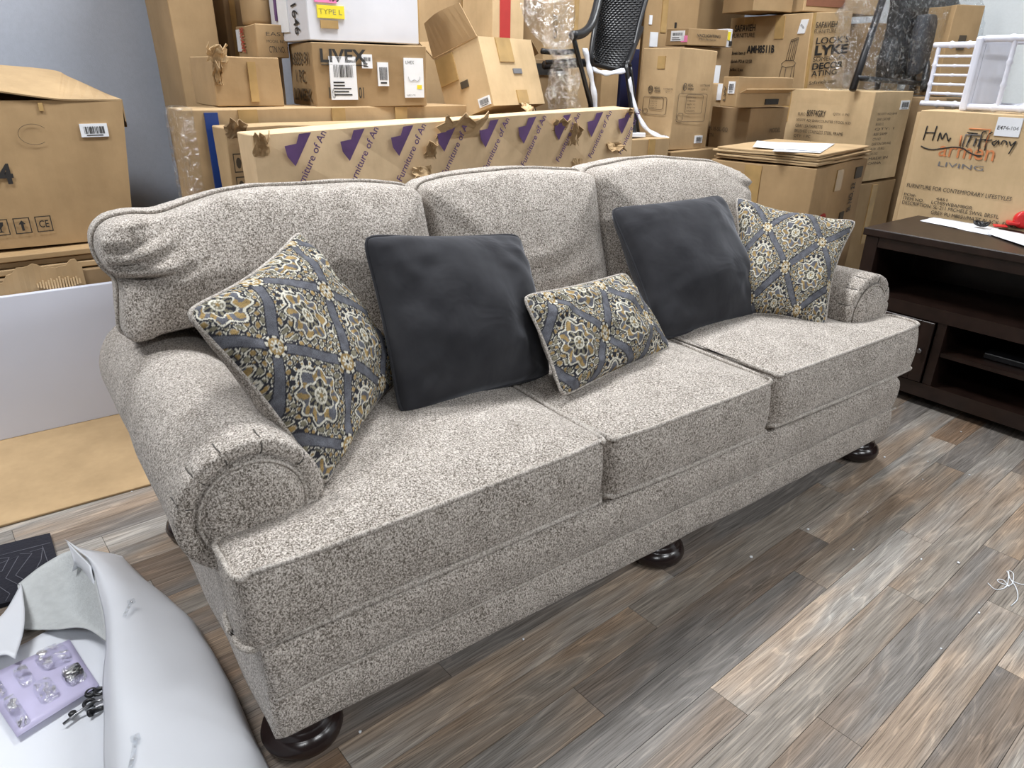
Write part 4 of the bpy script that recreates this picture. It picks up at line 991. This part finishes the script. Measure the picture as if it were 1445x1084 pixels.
strokes = [[(.065, .855), (.060, .72)], [(.125, .86), (.118, .72)], [(.06, .79), (.125, .795)], [(.15, .72), (.155, .80), (.175, .74), (.19, .80), (.215, .73), (.225, .76)],
           [(.315, .82), (.375, .815)], [(.345, .815), (.335, .73)], [(.375, .775), (.375, .73)], [(.42, .84), (.40, .82), (.405, .66)], [(.385, .76), (.43, .77)], [(.455, .84), (.435, .80), (.44, .67)], [(.425, .76), (.465, .77)], [(.49, .77), (.47, .745), (.485, .725), (.50, .77), (.505, .735)], [(.52, .735), (.525, .77), (.545, .765), (.55, .735)], [(.56, .77), (.575, .735), (.595, .775), (.575, .66)],
           [(.72, .86), (.715, .76)], [(.75, .80), (.735, .77), (.755, .755), (.77, .785), (.75, .80)],
           [(.055, .66), (.08, .645), (.13, .635), (.19, .655), (.25, .675), (.31, .675), (.35, .645), (.40, .62), (.43, .62)]]
for s in strokes: tube('handwriting', [ap(*tuple(q)) for q in catmull(s, 5)], .0026, INK, ar, 5)
for s in ([(.29, .69), (.285, .79)], [(.32, .855), (.44, .86), (.435, .70)]): tube('logo_bar', [ap(*q) for q in s], .003, INKO, ar, 4)
for s in ([(.305, .69), (.31, .80), (.40, .805), (.395, .70)], [(.33, .69), (.335, .775), (.375, .775), (.37, .70)]): tube('logo_bar', [ap(*q) for q in s], .003, INKG, ar, 4)
for k in range(3):
    o = box('loose_flap', (-.022-.024*k, .01+.06*k, .30), (-.004-.024*k, .20+.06*k, 1.14-.006*k), CARD, ar); o.color = (*(PALE, TAN3, TAN2)[k], 1)
carton('tall worn box with a torn top by the white wall', (4.47, 1.15, 1.188), -25, (.19, .28, .475), TAN, [('r', 'F', .35, .52, .6, .68, INKB, 'faded_stamp')], seed=38, jit=.008)
# --- white resin chair lying on the handwritten carton
wc = thing('white_chair', 'small white resin chair lying on its side on the handwritten carton', 'chair', (3.40, .51, 1.152))
W0 = np.array((3.40, .51, 1.152))
ZB, ZT_, XN, XF = .018, .29, .0, .32
def wtube(name, pts, r, ring=0):
    o = tube(name, pts, r, RESIN, wc, 10)
    return o
def bamboo(name, a, b, r, k):
    a, b = np.array(a, float), np.array(b, float); pts = []; rad = []
    n = 8*k
    for i in range(n+1):
        pts.append(tuple(a+(b-a)*i/n)); rad.append(1.38 if (i % 8 == 0 and 0 < i < n) else 1.0)
    vs, fs = tube_data(pts, r, 10, False, lambda t: rad[int(round(t*n))]); return from_data(name, vs, fs, RESIN, wc, True)
seat_o = box('seat', (-.005, -.012, .0), (.335, .022, .30), RESIN, wc, .010)
box('seat_pad', (.03, -.014, .03), (.31, -.011, .27), RESIN, seat_o, .001)
for z in (ZB, ZT_):
    for x in (XN+.012, XF): bamboo('leg', (x, -.012, z), (x, -.44, z), .0135, 4)
for y in (-.13, -.30):
    for x in (XN+.012, XF): bamboo('stretcher', (x, y, ZB), (x, y, ZT_), .0095, 3)
    for z in (ZB, ZT_): bamboo('stretcher', (XN+.012, y-.03, z), (XF, y-.03, z), .0095, 3)
for z in (ZB-.004, ZT_-.01): bamboo('back_post', (XF, .022, z), (XF+.03, .36, z), .0135, 4)
for y in (.06, .14, .335): bamboo('back_rail', (XF+.03*y/.36, y, ZB), (XF+.03*y/.36, y, ZT_-.012), .010, 3)
for z in (.062, .104, .146, .188, .230): bamboo('spindle', (XF+.012, .14, z), (XF+.028, .335, z), .0062, 2)

# --- black woven chair with foam strips
def Yp(px, py, y): return np.array(survey(px, py, 1, y))
bc = thing('woven_chair', 'black woven patio chair standing among the boxes behind the sofa', 'chair', (2.35, 1.74, .985))
BC = np.array((2.35, 1.74, .985))
nu, nv_ = 46, 80
c00, c10, c11, c01 = Yp(834, 82, 1.80), Yp(886, 92, 1.80), Yp(922, -40, 1.90), Yp(852, -40, 1.90)
vs = []; fs = []
for i in range(nu):
    for j in range(nv_):
        a, b = i/(nu-1), j/(nv_-1)
        p = c00*(1-a)*(1-b)+c10*a*(1-b)+c11*a*b+c01*(1-a)*b
        p = p+np.array((0, .05*(1-(2*a-1)**2)-.10*max(0, .25-b)**2*16*.25, -.012*(1-(2*a-1)**2)*(1-b)))
        w = .0035*math.sin(j*math.pi*.999)*0+.004*(1 if (i//2+j//2) % 2 else -1)
        vs.append(tuple(p+np.array((0, w, 0))-BC))
for i in range(nu-1):
    for j in range(nv_-1): q = i*nv_+j; fs.append((q, q+nv_, q+nv_+1, q+1))
o = from_data('woven_back', vs, fs, BLACKP, bc); o.modifiers.new('t', 'SOLIDIFY').thickness = .01
def btube(name, pts, r, mat=BLACKP): return tube(name, [tuple(p-BC) for p in catmull(pts, 5)], r, mat, bc, 10)
btube('back_rim', [c01, (c00+c01)/2+np.array((-.004, 0, 0)), c00, c00*.7+c10*.3+np.array((0, .03, -.02)), c10+np.array((0, .01, -.0)), (c10+c11)/2, c11], .013)
btube('arm', [Yp(850, -30, 1.80), Yp(842, 10, 1.74), Yp(834, 35, 1.70), Yp(822, 47, 1.66), Yp(808, 50, 1.62)], .020)
btube('arm', [Yp(905, 40, 1.92), Yp(893, 70, 1.80), Yp(884, 92, 1.72)], .014)
lgs = [(Yp(809, 52, 1.63), Yp(838, 166, 1.66)), (Yp(883, 90, 1.72), Yp(896, 190, 1.66)), (Yp(889, 95, 1.76), Yp(900, 186, 1.74))]
for a, b in lgs:
    b2 = a+(b-a)*((a[2]-.99)/(a[2]-b[2])); btube('leg', [a, (a+b2)/2, b2], .011)
btube('seat_bar', [Yp(764, 72, 1.72), Yp(790, 74, 1.70), Yp(815, 72, 1.68)], .012); btube('seat_bar', [Yp(770, 88, 1.74), Yp(815, 85, 1.70)], .010)
btube('seat_bar', [Yp(768, 92, 1.9), Yp(835, 88, 1.9)], .02)
def ribbon(name, label, pts, wv, mat, cat='foam strip', group=None):
    P = catmull(pts, 6); base = P[-1].copy(); vs = []; n = len(P)
    for i, p in enumerate(P):
        w = np.array(wv)*(1+.25*math.sin(i*1.3)); vs.append(tuple(p-w/2-base))
    for i, p in enumerate(P):
        w = np.array(wv)*(1+.25*math.sin(i*1.3)); vs.append(tuple(p+w/2-base))
    o = from_data(name, vs, [(i, i+1, n+i+1, n+i) for i in range(n-1)], mat, None, True); o.location = base; o.modifiers.new('t', 'SOLIDIFY').thickness = .006
    return tag(o, label, cat, group)
ribbon('foam_strip', 'white foam strip hanging down beside the front leg of the woven chair', [Yp(826, 68, 1.64), Yp(833, 100, 1.64), Yp(840, 140, 1.645), Yp(842, 190, 1.65)], (.035, .01, 0), FOAM)
ribbon('foam_strip', 'white foam strip stretched under the woven chair back', [Yp(837, 97, 1.70), Yp(855, 103, 1.70), Yp(882, 99, 1.70)], (0, .012, .018), FOAM)
ribbon('foam_strip', 'white foam strip curling onto the low box', [Yp(889, 110, 1.70), Yp(897, 150, 1.68), Yp(912, 180, 1.66), Yp(932, 192, 1.63), Yp(944, 194, 1.60)], (.03, .02, .012), FOAM)
fw = tag(from_bm('foam_wad', body_mesh((.12, .10, .022), .012, 5, cuts=6), FOAM), 'crumpled white foam sheet on the low box beside the chair leg', 'foam sheet'); fw.location = (2.42, 1.60, .990)
# --- clear film bag hanging by the chair
def film_bag(name, label, secs, mat, seed, n=34, amp=.02, cat='plastic film'):
    S = catmull([np.array(list(s[0])+[s[1], s[2]]) for s in secs], 7); base = S[-1][:3].copy(); vs = []; fs = []
    for i, s in enumerate(S):
        for k in range(n):
            t = 2*math.pi*k/n
            p = s[:3]+np.array((math.cos(t)*s[3]*.8, math.sin(t)*s[4], 0))+np.array((0, -math.cos(t)*s[3]*.3, 0))
            w = noise.noise_vector(Vector((p[0]*16+seed, p[1]*16, p[2]*9)), noise_basis='VORONOI_F2F1'); p = p+np.array(w)*amp
            vs.append(tuple(p-base))
    m = len(S)
    for i in range(m-1):
        for k in range(n): fs.append((i*n+k, i*n+(k+1) % n, (i+1)*n+(k+1) % n, (i+1)*n+k))
    o = from_data(name, vs, fs, mat, None, False); o.location = base; return tag(o, label, cat)
film_bag('film_bag', 'crumpled clear plastic film hanging beside the woven chair', [(Yp(772, -30, 1.62), .12, .06), (Yp(774, 10, 1.62), .13, .06), (Yp(782, 45, 1.62), .10, .05), (Yp(793, 70, 1.60), .05, .04), (Yp(797, 95, 1.60), .07, .05), (Yp(793, 125, 1.61), .08, .05), (Yp(797, 150, 1.62), .09, .05), (Yp(806, 172, 1.62), .11, .05)], FILM, 2.0)
# --- wrapped black chair on the bar stool carton
wk = thing('wrapped_chair', 'black chair bundled in clear stretch film on the bar stool box', 'chair', (3.98, 1.40, 1.214))
WK = np.array((3.98, 1.40, 1.214))
def wslab(name, pix, y0, th, mat, par=wk, vox=.012, extra=0.0):
    poly = [tuple((Yp(a, b, y0)-WK)[[0, 2]]) for a, b in pix]
    def d(co):
        dist = pdist(co[:, [0, 2]], poly); co[:, 1] += np.sign(y0-WK[1]+1e-6)*0 - np.where(co[:, 1] < y0-WK[1], 1, -1)*(.03*(1-np.exp(-dist/.03))+extra)
        return co
    o = soft(name, lambda bm: add_prism(bm, poly, 'y', y0-th/2-WK[1], y0+th/2-WK[1]), vox, 3, d, mat, None); o.parent = par; return o
wslab('backrest', [(1262, 20), (1268, -30), (1335, -30), (1350, 10), (1353, 45), (1342, 85), (1320, 108), (1285, 112), (1242, 112), (1245, 85), (1255, 55)], 1.40, .06, BLACKP)
wslab('seat', [(1290, 60), (1300, 20), (1318, 20), (1322, 60), (1308, 100), (1284, 108)], 1.30, .04, plain('dark_grey_vinyl', (.05, .052, .06), .35))
def wleg(a, b, r): 
    return tube('leg', [tuple(p-WK) for p in (a, (a+b)/2, b)], r, BLACKP, wk, 8)
wleg(Yp(1252, -20, 1.33), Yp(1203, 127, 1.25), .019); wleg(Yp(1290, 105, 1.35), Yp(1287, 127, 1.30), .018); wleg(Yp(1315, 60, 1.3), Yp(1303, 127, 1.2), .02); wleg(Yp(1240, 112, 1.45), Yp(1238, 124, 1.5), .018)
wleg(Yp(1210, 110, 1.25), Yp(1300, 118, 1.25), .014)
poly = [tuple((Yp(a, b, 1.33)-WK)[[0, 2]]) for a, b in [(1232, -35), (1345, -35), (1360, 20), (1352, 75), (1335, 120), (1290, 126), (1196, 125), (1205, 90), (1220, 40)]]
def wd2(co):
    for i in range(len(co)):
        w = noise.noise_vector(Vector((co[i, 0]*11, co[i, 1]*11, co[i, 2]*11)), noise_basis='VORONOI_F2F1'); co[i] += np.array(w)*.022
    return co
o = soft('stretch_film', lambda bm: add_prism(bm, poly, 'y', 1.20-WK[1], 1.50-WK[1]), .016, 2, wd2, FILM2, None); o.parent = wk

# ------------------------------------------------------------------ foreground left
mb = thing('moving_blanket', 'black quilted moving blanket on the floor by the cardboard sheet', 'blanket', (-.43, 1.08, 0))
MB = np.array((-.43, 1.08, 0))
bq = [G(-70, 792, .0), G(72, 757, .0), G(84, 800, .0), G(30, 850, .0), G(-70, 880, .0)]
bm = bmesh.new(); a = [bm.verts.new(Vector(p)-Vector(MB)+Vector((0, 0, .001))) for p in bq]; b = [bm.verts.new(Vector(p)-Vector(MB)+Vector((0, 0, .013))) for p in bq]
bm.faces.new(a); bm.faces.new(b[::-1])
for i in range(5): bm.faces.new((a[i], b[i], b[(i+1) % 5], a[(i+1) % 5]))
from_bm('quilt', bm, QUILT, mb)
zz = [[(-10, 790), (13, 787), (3, 806), (-15, 812)], [(-5, 797), (26, 785), (8, 816), (28, 826)], [(28, 782), (45, 781), (22, 812), (42, 822)], [(42, 779), (60, 774), (58, 790), (50, 805)], [(60, 771), (68, 795)], [(0, 784), (40, 774), (71, 766)], [(-10, 822), (14, 838), (8, 848)]]
for s in zz: tube('stitching', [G(px, py, .0138)-Vector(MB) for px, py in s], .0009, STITCH, mb, 4)
# white vinyl cover: smooth skin patches thrown over a low padded piece
vc = thing('vinyl_cover', 'white vinyl upholstery cover heaped on the floor beside the sofa', 'cover', (-.30, .45, 0))
VC = np.array((-.30, .45, 0))
def patch(name, rows, mat, th=.003, per=7, bump=.004, seed=0.0):
    R_ = [catmull([np.array(G(px, py, z)) for px, py, z in r], per) for r in rows]
    cols = list(zip(*R_)); Gd = [catmull(list(c), per) for c in cols]
    nu, nv2 = len(Gd), len(Gd[0]); vs = []; fs = []
    for i in range(nu):
        for j in range(nv2):
            p = Gd[i][j]; w = noise.noise_vector(Vector((p[0]*9+seed, p[1]*9, p[2]*9))); p = p+np.array(w)*bump-VC
            p[2] = max(p[2], .004); vs.append(tuple(p))
    for i in range(nu-1):
        for j in range(nv2-1): q = i*nv2+j; fs.append((q, q+nv2, q+nv2+1, q+1))
    o = from_data(name, vs, fs, mat, vc, True); m = o.modifiers.new('t', 'SOLIDIFY'); m.thickness = th; m.offset = 0
    return o
patch('outer_skin', [
    [(90, 761, .10), (110, 772, .11), (135, 778, .11), (168, 784, .06), (172, 788, .004)],
    [(126, 790, .12), (140, 800, .14), (165, 806, .13), (198, 815, .07), (207, 820, .004)],
    [(142, 842, .13), (158, 850, .16), (195, 855, .15), (262, 872, .08), (277, 885, .004)],
    [(150, 905, .12), (165, 915, .17), (225, 930, .16), (305, 945, .09), (325, 968, .004)],
    [(146, 975, .11), (168, 985, .18), (240, 1005, .17), (335, 1020, .10), (355, 1035, .004)],
    [(150, 1100, .10), (170, 1105, .18), (250, 1115, .18), (360, 1110, .10), (392, 1120, .004)],
    [(150, 1200, .10), (170, 1205, .18), (250, 1215, .18), (380, 1200, .10), (420, 1210, .004)]], VINYL, seed=3)
patch('ribbed_backing', [
    [(22, 826, .012), (60, 797, .03), (100, 777, .06), (128, 792, .11)],
    [(26, 850, .012), (65, 832, .02), (105, 820, .03), (142, 842, .12)],
    [(28, 885, .014), (70, 872, .016), (110, 868, .02), (152, 884, .12)],
    [(52, 888, .02), (80, 888, .05), (118, 886, .06), (156, 910, .12)]], BACKING, seed=9)
patch('folded_edge', [
    [(95, 764, .11), (106, 776, .12), (128, 800, .13)],
    [(104, 790, .10), (112, 796, .10), (130, 812, .12)],
    [(102, 806, .06), (115, 802, .06), (138, 838, .09)]], VINYL, seed=2, bump=.002)
patch('side_flap', [
    [(-60, 905, .02), (0, 872, .03), (30, 824, .02)],
    [(-60, 925, .05), (0, 880, .05), (35, 874, .06)],
    [(-60, 960, .06), (0, 925, .06), (22, 930, .05)]], VINYL, seed=5, bump=.002)
patch('inner_lining', [
    [(-60, 925, .012), (20, 915, .012), (80, 885, .015), (135, 890, .02), (160, 905, .07)],
    [(-60, 985, .012), (30, 970, .012), (85, 950, .015), (140, 945, .02), (162, 950, .06)],
    [(-60, 1060, .012), (30, 1050, .012), (90, 1040, .015), (142, 1030, .02), (165, 1025, .06)],
    [(-60, 1190, .012), (30, 1190, .012), (90, 1190, .015), (146, 1190, .02), (172, 1190, .06)]], VINYL, seed=7)
# small clear clips on the cover
for k, pl in enumerate(([(186, 852, .17), (181, 860, .172), (176, 872, .17)], [(192, 1045, .19), (189, 1066, .19), (184, 1088, .19)])):
    q = np.array(G(*pl[0])); o = thing('plastic_clip', ('small clear plastic clip on the upper fold of the vinyl cover', 'clear plastic strip on the lower part of the vinyl cover')[k], 'clip', q)
    pts = [np.array(G(*s))-q+np.array((0, 0, .004)) for s in pl]; tube('stem', [tuple(p) for p in pts], .004, FILM, o, 6); box('head', (-.008, -.006, .002), (.008, .008, .008), FILM, o, .002)
# lilac blister tray with hardware
zb = .030
tq = [np.array(G(px, py, zb)) for px, py in ((24, 1040), (140, 967), (98, 902), (-30, 960))]
bt = thing('blister_tray', 'lilac plastic blister tray lying on the vinyl cover', 'tray', (tq[0]+tq[2])/2)
BT = (tq[0]+tq[2])/2
def tr(a, b, dz=0.0): p = tq[0]*(1-a)*(1-b)+tq[1]*a*(1-b)+tq[2]*a*b+tq[3]*(1-a)*b; return p+np.array((0, 0, dz+.006*math.sin(a*4)*math.sin(b*3)))-BT
n = 10; vs = [tuple(tr(i/n, j/n)) for i in range(n+1) for j in range(n+1)]; fs = [(i*(n+1)+j, (i+1)*(n+1)+j, (i+1)*(n+1)+j+1, i*(n+1)+j+1) for i in range(n) for j in range(n)]
o = from_data('tray_sheet', vs, fs, LILAC, bt, True); o.modifiers.new('t', 'SOLIDIFY').thickness = .0015
CLEAR = film_mat('clear_blister', .30)
def blister(a0, b0, a1, b1, h=.018):
    bm = bmesh.new(); c = round_poly([(a0, b0), (a1, b0), (a1, b1), (a0, b1)], min(a1-a0, b1-b0)*.3, 4)
    lo = [bm.verts.new(tr(a, b, .001)) for a, b in c]; ca, cb = (a0+a1)/2, (b0+b1)/2
    hi = [bm.verts.new(tr(ca+(a-ca)*.82, cb+(b-cb)*.82, h)) for a, b in c]
    for i in range(len(c)): j = (i+1) % len(c); bm.faces.new((lo[i], lo[j], hi[j], hi[i]))
    bm.faces.new(hi); return from_bm('blister', bm, CLEAR, bt)
blister(.56, .60, .93, .96); blister(.30, .52, .46, .84); blister(.37, .16, .60, .46); blister(.70, .20, .95, .48); blister(.06, .56, .16, .95); blister(.06, .06, .20, .50)
for k in range(2):
    p0, p1 = tr(.72, .30+.09*k, .008), tr(.92, .34+.09*k, .010); bo = thing('bolt', ('black bolt nearer the tray edge in its blister pocket', 'black bolt nearer the tray centre in its blister pocket')[k], 'bolt', p0+BT, group='black bolts in the tray')
    tube('shank', [(0, 0, 0), tuple((p1-p0)*.85)], .0055, BLACKP, bo, 8); tube('head', [tuple((p1-p0)*.85), tuple(p1-p0)], .009, BLACKP, bo, 8)
# loose hardware
zh = .024
for k, (px, py) in enumerate(((129, 979), (141, 978), (126, 994))):
    q = G(px, py, zh); vs, fs = tube_data([(.0095*math.cos(t), .0095*math.sin(t), .003) for t in np.linspace(0, 2*math.pi, 18, endpoint=False)], .0042, 8, True)
    o = tag(from_data('washer', vs, fs, BLACKP, None, True), ('black washer next to the tray corner', 'black washer nearest the fold of the cover', 'lowest of the three black washers by the allen key')[k], 'washer', 'loose black washers'); o.location = q
q = G(90, 1024, zh)
ak = tag(tube('allen_key', [(0, 0, .004), tuple(np.array(G(108, 1010, zh)-q)+np.array((0, 0, .004))), tuple(np.array(G(134, 992, zh+.01)-q)+np.array((0, 0, .004))), tuple(np.array(G(146, 990, zh+.02)-q)+np.array((0, 0, .004)))], .0032, METAL, None, 6), 'bare steel allen key on the vinyl cover lining', 'allen key'); ak.location = q
q = G(130, 1008, zh); bo = thing('bolt', 'loose black bolt beside the allen key', 'bolt', q)
e = np.array(G(152, 996, zh+.012)-q); tube('shank', [(0, 0, .005), tuple(e)], .005, BLACKP, bo, 8); tube('head', [tuple(-e*.18+np.array((0, 0, .005))), (0, 0, .005)], .008, BLACKP, bo, 10)
q = G(103, 1009, zh); vs, fs = lathe_data([(.006, 0), (.008, .002), (.008, .006), (.005, .008)], 12); o = tag(from_data('screw_cap', vs, fs, BLACKP, None, True), 'tiny black cap left of the allen key', 'cap'); o.location = q
q = G(140, 990, zh); vs, fs = lathe_data([(.016, .0), (.018, .002), (.016, .004)], 6); o = tag(from_data('steel_plate', vs, fs, METAL, None), 'small grey steel plate under the washers', 'plate'); o.location = q
# ------------------------------------------------------------------ litter on the floor
crumbs = [(1140, 748), (1224, 723), (1352, 795), (1328, 916), (1302, 677), (1368, 671), (1248, 646), (523, 949), (690, 897), (738, 903), (508, 1034), (1204, 776), (1300, 790), (161, 696), (186, 694), (1060, 787), (1309, 652), (1356, 610), (312, 953), (1381, 866)]
for k, (px, py) in enumerate(crumbs):
    r = random.Random(k); bm = bmesh.new(); s = r.uniform(.0018, .0042)
    bmesh.ops.create_icosphere(bm, subdivisions=1, radius=s)
    for v in bm.verts: v.co = Vector((v.co.x*r.uniform(.7, 1.9), v.co.y*r.uniform(.7, 1.4), v.co.z*.8+s*.7))
    o = tag(from_bm('foam_crumb', bm, PAPER), 'tiny white foam crumb scattered on the plank floor', 'crumb', 'foam crumbs on the floor'); o.location = G(px, py, 0)
th = thing('thread_tangle', 'tangle of white thread on the floor at the right', 'thread', G(1422, 825, 0))
q0 = np.array(G(1422, 825, 0))
for s in ([(1394, 823), (1405, 832), (1420, 828), (1423, 812), (1421, 806)], [(1423, 806), (1426, 818), (1438, 824), (1446, 825)], [(1424, 815), (1434, 830), (1436, 845), (1427, 855)], [(1421, 826), (1410, 822), (1408, 818), (1416, 819), (1424, 828)], [(1418, 828), (1428, 824), (1430, 810), (1424, 805)]):
    tube('strand', [tuple(np.array(G(*tuple(q), .002))-q0) for q in catmull(s, 5)], .0012, PAPER, th, 5)
